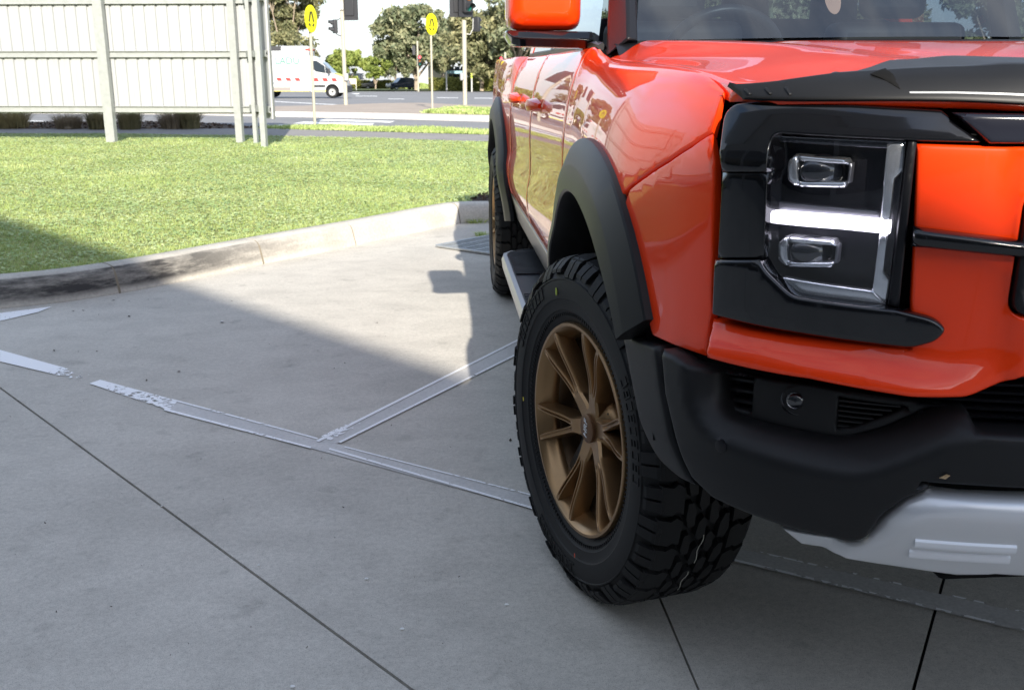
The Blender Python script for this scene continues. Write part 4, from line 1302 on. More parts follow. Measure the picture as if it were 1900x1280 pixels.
# ------------------------------------------------------------------ ground and roads
CONC = mat('concrete', (0.61, 0.578, 0.515), rough=0.85, var=0.13, vscale=1.3, var2=0.10, v2scale=55, bump=0.25, bscale=260, bdist=0.002, spec=0.25)
def concrete_extra(m):
    """fine pits, brushed finish and a few stains on top of the mottling"""
    n, l = m.node_tree.nodes, m.node_tree.links
    b = n['Principled BSDF']
    src = b.inputs['Base Color'].links[0].from_socket
    tc = n.new('ShaderNodeTexCoord')
    def layer(scale, lo, hi, amt, stretch=(1, 1, 1), detail=3):
        nonlocal src
        mp = n.new('ShaderNodeMapping'); mp.inputs['Scale'].default_value = stretch
        t = n.new('ShaderNodeTexNoise'); t.inputs['Scale'].default_value = scale; t.inputs['Detail'].default_value = detail
        l.new(tc.outputs['Object'], mp.inputs['Vector']); l.new(mp.outputs['Vector'], t.inputs['Vector'])
        mr = n.new('ShaderNodeMapRange'); mr.inputs['From Min'].default_value = lo; mr.inputs['From Max'].default_value = hi
        mr.inputs['To Min'].default_value = 1 - amt; mr.inputs['To Max'].default_value = 1.0
        l.new(t.outputs['Fac'], mr.inputs['Value'])
        mx = n.new('ShaderNodeMixRGB'); mx.blend_type = 'MULTIPLY'; mx.inputs['Fac'].default_value = 1
        l.new(src, mx.inputs['Color1']); l.new(mr.outputs['Result'], mx.inputs['Color2'])
        src = mx.outputs['Color']
    layer(6.0, 0.35, 0.60, 0.07, (1, 1.3, 1), 5)
    layer(420, 0.30, 0.52, 0.36)                  # pits and sand grain
    layer(150, 0.30, 0.50, 0.16)
    layer(3.0, 0.28, 0.52, 0.07, (0.8, 1.8, 1), 6)     # brush and drag marks
    layer(9.0, 0.24, 0.40, 0.22, (1, 1, 1), 6)         # darker stains
    v = n.new('ShaderNodeTexVoronoi'); v.feature = 'DISTANCE_TO_EDGE'; v.inputs['Scale'].default_value = 9.0
    nz = n.new('ShaderNodeTexNoise'); nz.inputs['Scale'].default_value = 14; nz.inputs['Detail'].default_value = 5
    l.new(tc.outputs['Object'], nz.inputs['Vector'])
    vm = n.new('ShaderNodeMixRGB'); vm.inputs['Fac'].default_value = 0.22
    l.new(tc.outputs['Object'], vm.inputs['Color1']); l.new(nz.outputs['Color'], vm.inputs['Color2']); l.new(vm.outputs['Color'], v.inputs['Vector'])
    mr = n.new('ShaderNodeMapRange'); mr.inputs['From Max'].default_value = 0.02; mr.inputs['To Min'].default_value = 0.90; mr.inputs['To Max'].default_value = 1.0
    l.new(v.outputs['Distance'], mr.inputs['Value'])
    mx = n.new('ShaderNodeMixRGB'); mx.blend_type = 'MULTIPLY'; mx.inputs['Fac'].default_value = 1
    l.new(src, mx.inputs['Color1']); l.new(mr.outputs['Result'], mx.inputs['Color2'])
    l.new(mx.outputs['Color'], b.inputs['Base Color'])
concrete_extra(CONC)
def flat_poly(name, pts, m, dz=0.0, hf=None, kind='structure', parent=None, cuts=(15.0, 26.0)):
    """ground sheet from world points; follows the fall of the land"""
    bm = bmesh.new()
    vs = [bm.verts.new((p[0], p[1], 0)) for p in pts]
    f = bm.faces.new(vs)
    bmesh.ops.triangulate(bm, faces=[f])
    for c in cuts:
        bmesh.ops.bisect_plane(bm, geom=bm.verts[:] + bm.edges[:] + bm.faces[:], plane_co=(0, c, 0), plane_no=(0, 1, 0))
    for v in bm.verts:
        v.co.z = (hf(v.co.x, v.co.y) if hf else H(v.co.y)) + dz
    bmesh.ops.recalc_face_normals(bm, faces=bm.faces)
    if sum(f.normal.z for f in bm.faces) < 0: bmesh.ops.reverse_faces(bm, faces=bm.faces)
    me = bpy.data.meshes.new(name); bm.to_mesh(me); bm.free()
    me.materials.append(m)
    o = bpy.data.objects.new(name, me); COL.objects.link(o)
    if parent: o.parent = parent
    elif kind: o['kind'] = kind
    return o
def gpp(pts): return [gp(*p) for p in pts]
FIELD = mat('far_grass', (0.10, 0.13, 0.035), rough=0.9, var=0.3, vscale=0.3, var2=0.3, v2scale=3)
flat_poly('ground', [(-400, -200), (400, -200), (400, 800), (-400, 800)], FIELD, -0.14, cuts=(26.0,))
ASPH = mat('asphalt', (0.23, 0.23, 0.235), rough=0.85, var=0.12, vscale=0.6, var2=0.25, v2scale=40, bump=0.2, bscale=150, spec=0.3)
road = flat_poly('road', [(-90, 18.9), (90, 13.5), (200, 120), (-200, 120)], ASPH, -0.05)

# kerb line: world points of the foot of the kerb
kerb_ctrl = [(-14, 2.75), (-9, 2.5), (-6.2, 2.55), (-4.6, 2.75), (-3.56, 3.10), (-3.05, 3.44), (-2.40, 4.26), (-1.87, 4.92), (-1.40, 5.55)]
kp = [tuple(p) for p in catmull(kerb_ctrl, 10)] + [(-1.20, 5.82), (-1.12, 5.915), (-1.02, 5.945), (-0.88, 5.945), (2, 5.93), (9, 5.9)]
KP = np.array(kp)
KS = np.concatenate([[0], np.cumsum(np.hypot(*np.diff(KP, axis=0).T))])
def kerb_at(s):
    x, y = np.interp(s, KS, KP[:, 0]), np.interp(s, KS, KP[:, 1])
    e = 0.08
    dx = np.interp(s + e, KS, KP[:, 0]) - np.interp(s - e, KS, KP[:, 0]); dy = np.interp(s + e, KS, KP[:, 1]) - np.interp(s - e, KS, KP[:, 1])
    L = math.hypot(dx, dy)
    return x, y, -dy / L, dx / L                   # normal points to the lawn
def s_of(x, y): return KS[int(((KP - np.array([x, y])) ** 2).sum(1).argmin())]
KERB = mat('kerb_concrete', (0.55, 0.52, 0.46), rough=0.85, var=0.18, vscale=3.2, var2=0.15, v2scale=70, bump=0.3, bscale=180, spec=0.25)
def kerb_scuff(m):
    """dark tyre scuffing on the bend, fading out along the straight"""
    n, l = m.node_tree.nodes, m.node_tree.links
    b = n['Principled BSDF']; src = b.inputs['Base Color'].links[0].from_socket
    tc = n.new('ShaderNodeTexCoord')
    mp = n.new('ShaderNodeMapping'); mp.inputs['Scale'].default_value = (1.2, 1.2, 7)
    t = n.new('ShaderNodeTexNoise'); t.inputs['Scale'].default_value = 3.0; t.inputs['Detail'].default_value = 8; t.inputs['Roughness'].default_value = 0.7
    l.new(tc.outputs['Object'], mp.inputs['Vector']); l.new(mp.outputs['Vector'], t.inputs['Vector'])
    sp = n.new('ShaderNodeSeparateXYZ'); l.new(tc.outputs['Object'], sp.inputs[0])
    def rng_(sock, a, b_, c, d):
        r = n.new('ShaderNodeMapRange'); r.inputs['From Min'].default_value = a; r.inputs['From Max'].default_value = b_
        r.inputs['To Min'].default_value = c; r.inputs['To Max'].default_value = d
        l.new(sock, r.inputs['Value']); return r.outputs['Result']
    zz = rng_(sp.outputs['Z'], 0.01, 0.045, 0.0, 1.0)
    zt = rng_(sp.outputs['Z'], 0.138, 0.144, 1.0, 0.12)
    yy = rng_(sp.outputs['Y'], 3.7, 4.9, 1.0, 0.12)
    ns = rng_(t.outputs['Fac'], 0.34, 0.56, 0.45, 1.0)
    def mul(a, b_):
        k = n.new('ShaderNodeMath'); k.operation = 'MULTIPLY'; l.new(a, k.inputs[0]); l.new(b_, k.inputs[1]); return k.outputs[0]
    fac = mul(mul(zz, zt), mul(yy, ns))
    mx = n.new('ShaderNodeMixRGB'); mx.inputs['Color2'].default_value = (0.055, 0.053, 0.052, 1)
    l.new(fac, mx.inputs['Fac']); l.new(src, mx.inputs['Color1'])
    l.new(mx.outputs['Color'], b.inputs['Base Color'])
kerb_scuff(KERB)
kerb = empty('kerb'); kerb['kind'] = 'structure'
KPROF = [(0.0, -0.03), (0.0, 0.012), (0.018, 0.075), (0.030, 0.115), (0.045, 0.134), (0.068, 0.145), (0.10, 0.150), (0.165, 0.152), (0.172, 0.146), (0.175, -0.05)]
brk = [0.0, s_of(-9, 2.5), s_of(-6.2, 2.55), s_of(-4.55, 2.78), s_of(-3.05, 3.44), s_of(-2.40, 4.26), s_of(-1.87, 4.92), s_of(-1.12, 5.915), s_of(0.5, 5.94), KS[-1] * 0.86, KS[-1]]
for a, b in zip(brk[:-1], brk[1:]):
    rows = []
    n = max(4, int((b - a) / 0.12))
    for k in range(n + 1):
        s = a + 0.005 + (b - a - 0.010) * k / n
        x, y, nx, ny = kerb_at(s)
        wob = 0.004 * math.sin(s * 5.3) + 0.003 * math.sin(s * 13.1)
        rows.append([(x + nx * (d + (wob if 0.01 < z < 0.14 else 0)), y + ny * (d + (wob if 0.01 < z < 0.14 else 0)), z) for d, z in KPROF])
    MB().loft(rows, cap=True).build('kerb_stone', KERB, kerb, smooth=50)
MORT = mat('mortar', (0.22, 0.19, 0.14), rough=0.9)
for a in brk[1:-1]:                               # mortar joint face
    x, y, nx, ny = kerb_at(a)
    rows = [[(x + nx * (d + 0.004) + ny * t, y + ny * (d + 0.004) - nx * t, z - 0.003) for d, z in KPROF] for t in (-0.007, 0.007)]
    MB().loft(rows).build('kerb_joint', MATS['mortar'], kerb, smooth=50, fix=False)

# apron: slabs meeting at sawn joints
apron = empty('concrete_apron'); apron['kind'] = 'structure'
foot = [(float(x), float(y)) for x, y in KP]
NODE = (-0.79, -1.12)
def along(d, far): return (NODE[0] + d[0] * far, NODE[1] + d[1] * far)
d1, d3 = (-0.615, 0.789), (0.541, 0.841)
j1 = along(d1, 5.02)                              # where joint 1 meets the kerb
j2 = (-0.80, 5.945)
j3 = along(d3, 8.35)
si1 = int(((KP - np.array(j1)) ** 2).sum(1).argmin()); si2 = int(((KP - np.array(j2)) ** 2).sum(1).argmin()); si3 = int(((KP - np.array(j3)) ** 2).sum(1).argmin())
slabs = [[NODE, j1] + foot[si1 + 1:si2 + 1] + [j2],
         [NODE, j2] + foot[si2 + 1:si3 + 1] + [j3],
         [NODE, j3] + foot[si3 + 1:] + [(9, -1.12)],
         [NODE, (-14, -1.12)] + foot[:si1 + 1] + [j1],
         [NODE, (9, -1.12), (9, -6), (-0.79, -6)],
         [NODE, (-0.79, -6), (-14, -6), (-14, -1.12)],
         [(-14, -6), (9, -6), (60, -60), (-60, -60)], [(9, -6), (60, -60), (60, 5.9), (9, 5.9)], [(-14, -6), (-14, 2.75), (-60, 2.75), (-60, -60)]]
def shrink(poly, g):
    P = np.array(poly); n = len(P)
    ar = 0.5 * sum(P[i][0] * P[(i + 1) % n][1] - P[(i + 1) % n][0] * P[i][1] for i in range(n))
    if ar < 0: P = P[::-1]
    out = []
    for i in range(n):
        a, b, c = P[i - 1], P[i], P[(i + 1) % n]
        u = (b - a) / max(np.hypot(*(b - a)), 1e-9); v = (c - b) / max(np.hypot(*(c - b)), 1e-9)
        n1 = np.array([-u[1], u[0]]); n2 = np.array([-v[1], v[0]])
        m = n1 + n2; m = m / max(np.dot(m, n1), 0.35) if np.hypot(*m) > 1e-6 else n1
        out.append(b + m * g)
    return [tuple(p) for p in out]
for sl in slabs:
    sh = shrink(sl, 0.0045)
    n = len(sh)
    bm = bmesh.new()
    tv = [bm.verts.new((x, y, 0.0)) for x, y in sh]
    f = bm.faces.new(tv)
    lowv = [bm.verts.new((x, y, -0.05)) for x, y in sh]
    for i in range(n):
        bm.faces.new((tv[i], lowv[i], lowv[(i + 1) % n], tv[(i + 1) % n]))
    bmesh.ops.triangulate(bm, faces=[f])
    me = bpy.data.meshes.new('slab'); bm.to_mesh(me); bm.free(); me.materials.append(CONC)
    o = bpy.data.objects.new('slab', me); COL.objects.link(o); o.parent = apron
flat_poly('joint_sealant', [(-14, -40), (9, -40), (9, 5.9), (-1.0, 5.9), (-1.9, 4.85), (-3.1, 3.3), (-5, 2.6), (-14, 2.5)], mat('joint_sealant', (0.03, 0.028, 0.025), rough=0.9), -0.014, hf=lambda x, y: 0, parent=apron)

# lawn
path_near = gpp([(-900, 247), (-300, 247), (0, 249), (240, 250), (480, 253), (700, 258), (920, 265), (1150, 272), (1700, 280)])
path_far = gpp([(-900, 239), (-300, 240), (0, 241), (480, 240), (560, 242), (740, 247), (920, 252), (1150, 258), (1700, 264)])
lawn_back = [(p.x, p.y) for p in path_near]
kb = [kerb_at(s) for s in np.linspace(0, KS[-1], 120)]
kback = [(x + nx * 0.172, y + ny * 0.172) for x, y, nx, ny in kb]
lawn_poly = kback + [(14, 8)] + lawn_back[::-1] + [(-16, 10)]
SOIL = mat('lawn_soil', (0.30, 0.32, 0.11), rough=0.95, var=0.35, vscale=4, var2=0.3, v2scale=30)
bmv = []
xs = np.arange(-16, 14, 0.5); yl = np.arange(2.6, 19, 0.5)
G = np.stack(np.meshgrid(xs, yl), -1).reshape(-1, 2)
G = G[in_poly(G, lawn_poly)]; G = G[poly_dist(G, lawn_poly) > 0.15]
V2, E2, F2, *_ = delaunay_2d_cdt([Vector(p) for p in lawn_poly] + [Vector(p) for p in G], [(i, (i + 1) % len(lawn_poly)) for i in range(len(lawn_poly))], [], 0, 1e-5)
cen = np.array([np.mean([V2[i] for i in t], 0) for t in F2])
kk = in_poly(cen, lawn_poly)
def lawn_z(x, y):
    return HL(x, y) + 0.006 * math.sin(x * 2.1 + 0.7) * math.sin(y * 1.7)
lawn = mesh_obj('lawn', [(v.x, v.y, lawn_z(v.x, v.y)) for v in V2], [tuple(t) for t, q in zip(F2, kk) if q], SOIL, smooth=60)
lawn['kind'] = 'structure'
bed_poly = [(-1.02, 6.13), (-1.0, 6.35), (-0.85, 6.62), (-0.5, 6.85), (0.2, 7.0), (6, 7.0), (6, 6.1), (0, 6.12)]
def blades(name, poly, n, hmin, hmax, w, m, zf, near=None, clover=0.0, lean=0.5, avoid=None, pw=1.0):
    """grass as single triangles, clover as flat leaflets"""
    P = np.array(poly)
    lo, hi = P.min(0), P.max(0)
    out = []
    got = 0
    while got < n:
        Q = rng.uniform(lo, hi, (n * 2, 2))
        k = in_poly(Q, poly)
        if avoid is not None: k &= ~in_poly(Q, avoid)
        if near is not None:
            d = np.hypot(Q[:, 0] - CX, Q[:, 1] - CY)
            k &= rng.random(len(Q)) < np.clip((near / d) ** pw, 0, 1)
            ang = np.arctan2(Q[:, 0] - CX, Q[:, 1] - CY) - YAW
            k &= (np.abs(ang) < 0.60) | (rng.random(len(Q)) < 0.25)
        Q = Q[k]; out.append(Q); got += len(Q)
    Q = np.concatenate(out)[:n]
    d = np.hypot(Q[:, 0] - CX, Q[:, 1] - CY)
    patch = 0.5 + 0.5 * np.sin(Q[:, 0] * 1.9 + 1.3 * np.sin(Q[:, 1] * 0.8)) * np.sin(Q[:, 1] * 1.3 + np.sin(Q[:, 0] * 0.7))
    z = np.array([zf(x, y) for x, y in Q])
    wid = w * (1 + d / 9.0)
    hh = rng.uniform(hmin, hmax, n) * (0.7 + 0.6 * patch)
    a = rng.uniform(0, 2 * np.pi, n)
    isc = rng.random(n) < clover * (0.4 + 1.2 * (1 - patch))
    ca, sa = np.cos(a), np.sin(a)
    b0 = np.stack([Q[:, 0] - ca * wid / 2, Q[:, 1] - sa * wid / 2, z - 0.004], 1)
    b1 = np.stack([Q[:, 0] + ca * wid / 2, Q[:, 1] + sa * wid / 2, z - 0.004], 1)
    le = rng.normal(0, lean, (n, 2)) * hh[:, None]
    tp = np.stack([Q[:, 0] + le[:, 0], Q[:, 1] + le[:, 1], z + hh], 1)
    V = np.stack([b0, b1, tp], 1)
    # clover leaflets: near level triangles
    c = isc
    rad = (0.007 + 0.004 * rng.random(n)) * (1 + d / 12)
    zc = z + hh * 0.7
    for i in range(3):
        aa = a + i * 2.094
        V[c, i, 0] = (Q[:, 0] + np.cos(aa) * rad)[c]; V[c, i, 1] = (Q[:, 1] + np.sin(aa) * rad)[c]
        V[c, i, 2] = (zc + rng.uniform(-0.007, 0.007, n))[c]
    F = np.arange(n * 3).reshape(n, 3)
    o = fast_mesh(name, V.reshape(-1, 3), F, m)
    return o
GRASS = leaf_mat('grass_blades', (0.34, 0.44, 0.13), (0.66, 0.72, 0.33), island=0.5, transl=0.3, vscale=0.9)
CLOV = leaf_mat('clover_leaves', (0.30, 0.42, 0.17), (0.58, 0.66, 0.34), island=0.5, transl=0.25, vscale=1.2)
vis_lawn = lawn_poly
o = blades('grass', vis_lawn, 230000, 0.012, 0.030, 0.0028, GRASS, lawn_z, near=7.0, avoid=bed_poly, pw=1.3)
tag(o, 'short bright green grass of the lawn behind the kerb', 'grass', kind='stuff')
o = blades('clover', vis_lawn, 110000, 0.010, 0.024, 0.004, CLOV, lawn_z, near=7.0, clover=1.0, avoid=bed_poly, pw=1.3)
tag(o, 'low clover leaves mixed into the lawn', 'clover', kind='stuff')
# ragged fringe over the kerb back
fr = []
for s in np.linspace(0, s_of(-1.12, 5.9), 9000):
    x, y, nx, ny = kerb_at(s + rng.uniform(-.01, .01)); t = 0.172 + abs(rng.normal(0, 0.03))
    fr.append((x + nx * t, y + ny * t))
fr = np.array(fr); n = len(fr)
hh = rng.uniform(0.02, 0.055, n); a = rng.uniform(0, 6.28, n); w = 0.005
V = np.zeros((n, 3, 3)); V[:, 0] = np.stack([fr[:, 0] - np.cos(a) * w / 2, fr[:, 1] - np.sin(a) * w / 2, np.full(n, 0.13)], 1); V[:, 1] = np.stack([fr[:, 0] + np.cos(a) * w / 2, fr[:, 1] + np.sin(a) * w / 2, np.full(n, 0.13)], 1)
V[:, 2] = np.stack([fr[:, 0] + rng.normal(0, .018, n), fr[:, 1] + rng.normal(0, .018, n), 0.135 + hh], 1)
o = fast_mesh('grass_fringe', V.reshape(-1, 3), np.arange(n * 3).reshape(n, 3), GRASS)
tag(o, 'ragged grass edge leaning over the back of the kerb', 'grass', kind='stuff')
# mulch bed in the kerb corner
MULCH = mat('mulch', (0.045, 0.026, 0.016), rough=0.95, var=0.4, vscale=30)
flat_poly('mulch_bed', bed_poly, MULCH, 0.135 + 0.012, hf=lambda x, y: 0)
def chips(name, poly, n, z, size, m, label):
    P = np.array(poly); Q = rng.uniform(P.min(0), P.max(0), (n * 3, 2)); Q = Q[in_poly(Q, poly)][:n]
    n = len(Q); a = rng.uniform(0, 6.28, n); L = size * rng.uniform(0.5, 1.4, n); W = L * 0.35
    zz = np.array([z(x, y) for x, y in Q])
    V = np.zeros((n, 4, 3))
    for i, (u, v) in enumerate(((-1, -1), (1, -1), (1, 1), (-1, 1))):
        V[:, i, 0] = Q[:, 0] + np.cos(a) * u * L - np.sin(a) * v * W; V[:, i, 1] = Q[:, 1] + np.sin(a) * u * L + np.cos(a) * v * W
        V[:, i, 2] = zz + rng.uniform(0.002, 0.03, n) + u * rng.uniform(-.012, .012, n)
    o = fast_mesh(name, V.reshape(-1, 3), np.arange(n * 4).reshape(n, 4), m)
    return tag(o, label, 'mulch', kind='stuff')
BARK = mat('bark_chip', (0.085, 0.05, 0.03), rough=0.9, island=0.6)
chips('bark_chips', bed_poly, 2500, lambda x, y: 0.15, 0.022, BARK, 'dark bark chips in the kerb corner bed')
# footpath, verge, planted strip, island
PATH = mat('footpath_concrete', (0.26, 0.245, 0.235), rough=0.9, var=0.12, vscale=1.5, var2=0.15, v2scale=50)
flat_poly('footpath', [(p.x, p.y) for p in path_near] + [(p.x, p.y) for p in path_far[::-1]], PATH, 0.012)
road_near = gpp([(495, 238), (620, 235.5), (700, 238), (920, 245), (1150, 251), (1700, 257)])
verge_poly = [(p.x, p.y) for p in path_far[3:]] + [(p.x, p.y) for p in road_near[::-1]]
VERGE = mat('verge_soil', (0.09, 0.12, 0.03), rough=0.95, var=0.3, vscale=3)
flat_poly('verge', verge_poly, VERGE, 0.016)
o = blades('verge_grass', verge_poly, 14000, 0.03, 0.075, 0.010, GRASS, lambda x, y: 0.016)
tag(o, 'strip of green verge grass between footpath and road', 'grass', kind='stuff')
strip_poly = [(p.x, p.y) for p in path_far[:4]] + [(p.x, p.y) for p in gpp([(480, 238), (380, 230), (300, 227), (60, 228), (-300, 229), (-900, 230)])]
flat_poly('planting_strip', strip_poly, mat('strip_mulch', (0.10, 0.072, 0.052), rough=0.95, var=0.35, vscale=6, var2=0.3, v2scale=40), 0.014)
chips('strip_chips', strip_poly, 5000, lambda x, y: 0.014, 0.03, BARK, 'bark chips on the planted strip beyond the footpath')
PAV = mat('island_paving', (0.36, 0.30, 0.25), rough=0.9, var=0.12, vscale=0.8, var2=0.1, v2scale=10)
isl_near = gpp([(-900, 205), (-200, 206), (300, 209), (490, 212.5), (733, 217), (920, 222), (1150, 229), (1700, 240)])
isl_far = gpp([(-900, 200), (-200, 201), (300, 202), (500, 202.5), (560, 201), (620, 199), (705, 196), (780, 195), (860, 199), (925, 200), (1150, 205), (1700, 212)])
isl = [(p.x, p.y) for p in isl_near] + [(p.x, p.y) for p in isl_far[::-1]]
flat_poly('traffic_island', isl, PAV, 0.08)
ik = [(p.x, p.y) for p in isl_near] + [(p.x, p.y - 0.16) for p in isl_near[::-1]]
bm_k = MB()
rows = [[(p.x, p.y - 0.16, H(p.y) - 0.06), (p.x, p.y - 0.15, H(p.y) + 0.085), (p.x, p.y, H(p.y) + 0.086), (p.x, p.y + 0.01, H(p.y) - 0.05)] for p in isl_near]
o = bm_k.loft(rows, closed=True).build('island_kerb', mat('pale_kerb', (0.55, 0.53, 0.5), rough=0.8), smooth=None); o['kind'] = 'structure'
tuft_poly = [(p.x, p.y) for p in gpp([(785, 216), (925, 220), (925, 213), (880, 209), (850, 208), (800, 211)])]
o = blades('island_weeds', tuft_poly, 5000, 0.03, 0.10, 0.03, GRASS, lambda x, y: H(y) + 0.08, lean=0.8)
tag(o, 'weedy green growth along the near edge of the traffic island', 'weeds', kind='stuff')
# painted lines on the road
WHITE = mat('road_paint', (0.78, 0.78, 0.77), rough=0.7, var=0.06, vscale=3)
for q in ([(595, 217.6), (733, 221.6), (724, 224.4), (588, 220.6)], [(563, 222.4), (695, 225.6), (688, 229), (544, 225.6)], [(520, 227.6), (654, 230.6), (645, 234), (497, 231.6)], [(495, 234.2), (560, 235), (548, 237.2), (495, 237.2)],
          [(52, 220.5), (85, 221.5), (82, 222.6), (50, 221.6)], [(60, 226), (88, 226), (86, 227.2), (58, 227.2)], [(380, 231), (470, 231), (466, 232.6), (380, 233)], [(300, 231), (380, 233), (378, 235), (300, 232.5)]):
    flat_poly('zebra_stripe', [(p.x, p.y) for p in gpp(q)], WHITE, -0.046, parent=road)
for q in ([(508, 186.4), (640, 193), (640, 194), (508, 187.4)], [(508, 195.2), (600, 199.4), (596, 200.2), (508, 196.2)], [(660, 177), (700, 177.3), (700, 178), (660, 177.7)], [(720, 182), (750, 182.3), (750, 183), (720, 182.7)], [(810, 179.8), (850, 180.2), (850, 181), (810, 180.6)], [(880, 180.6), (915, 181), (915, 181.8), (880, 181.4)],
          [(660, 192.5), (730, 192.5), (700, 194.5), (655, 194.5)], [(868, 195), (925, 198), (925, 199), (866, 196)], [(650, 172.6), (668, 172.8), (664, 174.6), (660, 174.4)]):
    flat_poly('lane_line', [(p.x, p.y) for p in gpp(q)], WHITE, -0.046, parent=road)
# far side of the road
far_line = gpp([(-2600, 166), (-600, 167), (400, 167), (660, 167.4), (760, 168.6), (930, 170.4), (1300, 173), (3000, 185)])
fv = [(p.x, p.y) for p in far_line] + [(350, 300), (-350, 300)]
flat_poly('far_verge', fv, FIELD, 0.02)

# ------------------------------------------------------------------ worn bay markings on the apron
def worn_white():
    m = bpy.data.materials.new('worn_white_paint'); m.use_nodes = True
    n, l = m.node_tree.nodes, m.node_tree.links
    b = n['Principled BSDF']; b.inputs['Base Color'].default_value = (0.92, 0.92, 0.92, 1); b.inputs['Roughness'].default_value = 0.7
    tc = n.new('ShaderNodeTexCoord')
    t = n.new('ShaderNodeTexNoise'); t.inputs['Scale'].default_value = 55; t.inputs['Detail'].default_value = 6
    t2 = n.new('ShaderNodeTexNoise'); t2.inputs['Scale'].default_value = 5; t2.inputs['Detail'].default_value = 3
    at = n.new('ShaderNodeAttribute'); at.attribute_name = 'wear'
    l.new(tc.outputs['Object'], t.inputs['Vector']); l.new(tc.outputs['Object'], t2.inputs['Vector'])
    ad = n.new('ShaderNodeMath'); ad.operation = 'MULTIPLY_ADD'; ad.inputs[1].default_value = 0.5
    l.new(t2.outputs['Fac'], ad.inputs[0]); l.new(t.outputs['Fac'], ad.inputs[2])
    sb = n.new('ShaderNodeMath'); sb.operation = 'SUBTRACT'
    l.new(ad.outputs[0], sb.inputs[0]); l.new(at.outputs['Fac'], sb.inputs[1])
    mr = n.new('ShaderNodeMapRange'); mr.inputs['From Min'].default_value = 0.0; mr.inputs['From Max'].default_value = 0.04
    l.new(sb.outputs[0], mr.inputs['Value'])
    l.new(mr.outputs['Result'], b.inputs['Alpha'])
    return m
WORN = worn_white()
GHOST = mat('ground_off_strip', (0.60, 0.585, 0.56), rough=0.75, var=0.10, vscale=5, var2=0.12, v2scale=120, spec=0.3)
marks = []
def mark(name, p0, p1, q0, q1, wear, m=WORN, z=0.004, n=24, ext=1.0):
    """strip between edge p0-p1 and edge q0-q1 (photo pixels on the ground); wear 0 solid .. 1 gone, along the strip"""
    if ext != 1.0:                                # carry the straight line on beyond the tyre that hides it
        p1 = tuple(a + (b - a) * ext for a, b in zip(p0, p1)); q1 = tuple(a + (b - a) * ext for a, b in zip(q0, q1))
    P0, P1, Q0, Q1 = gp(*p0), gp(*p1), gp(*q0), gp(*q1)
    V, Fc, W = [], [], []
    for k in range(n + 1):
        t = k / n
        a, b = P0.lerp(P1, t), Q0.lerp(Q1, t)
        V += [(a.x, a.y, z), (b.x, b.y, z)]
        w = float(np.interp(t, [i for i, _ in wear], [j for _, j in wear])) if not isinstance(wear, (int, float)) else wear
        W += [w, w]
        if k: Fc.append((2 * k - 2, 2 * k - 1, 2 * k + 1, 2 * k))
    o = mesh_obj(name, V, Fc, m, apron)
    at = o.data.attributes.new('wear', 'FLOAT', 'POINT'); at.data.foreach_set('value', W)
    bm = bmesh.new(); bm.from_mesh(o.data); bmesh.ops.recalc_face_normals(bm, faces=bm.faces)
    if sum(f.normal.z for f in bm.faces) < 0: bmesh.ops.reverse_faces(bm, faces=bm.faces)
    bm.to_mesh(o.data); bm.free()
    return o
mark('bay_line', (0, 650.5), (168, 697), (0, 672), (148, 707), [(0, 0.45), (0.5, 0.5), (0.7, 0.62), (0.85, 0.82), (1, 0.86)])
mark('bay_line', (186, 706), (330, 745), (166, 713), (315, 763), [(0, 0.50), (0.15, 0.62), (0.4, 0.64), (0.7, 0.66), (1, 0.80)])
mark('bay_line_ghost', (300, 737), (590, 815), (290, 754), (575, 832), 0, GHOST, 0.0025)
mark('bay_line_ghost', (590, 815), (985, 920), (575, 832), (985, 944), 0, GHOST, 0.0025, ext=1.88)
for (a, b, c, d) in (((320, 742), (590, 814.5), (319, 744.5), (589, 817)), ((306, 759.5), (578, 831), (304, 763), (576, 834)), ((612, 833), (985, 942), (610, 836), (985, 946)), ((640, 830), (985, 919), (639, 832), (985, 921.5))):
    mark('bay_line_edge', a, b, c, d, [(0, 0.52), (0.5, 0.60), (1, 0.56)], WORN, 0.0048, ext=1.88 if b[0] > 900 else 1.0)
mark('bay_line_ghost', (588, 820), (965, 630), (626, 824), (965, 654), 0, GHOST, 0.0030, ext=1.62)
mark('bay_line_edge', (586, 820), (965, 629), (592, 822), (965, 632.5), [(0, 0.45), (0.35, 0.52), (1, 0.55)], WORN, 0.0052, ext=1.62)
mark('bay_line_edge', (628, 822), (965, 654), (632, 824), (965, 657.5), [(0, 0.52), (0.4, 0.6), (1, 0.55)], WORN, 0.0052, ext=1.62)
mark('bay_line', (596, 812), (660, 780), (612, 820), (672, 788), [(0, 0.74), (1, 0.9)], WORN, 0.0056)
mark('bay_line', (0, 582), (97, 570), (0, 597), (72, 580), [(0, 0.56), (1, 0.5)])
mark('bay_line_ghost', (1340, 1012), (1920, 1143), (1340, 1037), (1920, 1178), 0, GHOST, 0.0025)
mark('bay_line_edge', (1340, 1010), (1920, 1141), (1340, 1013), (1920, 1144), [(0, 0.72), (1, 0.78)], WORN, 0.0048)
mark('bay_line_edge', (1340, 1034), (1920, 1174), (1340, 1038), (1920, 1178), [(0, 0.66), (1, 0.72)], WORN, 0.0048)
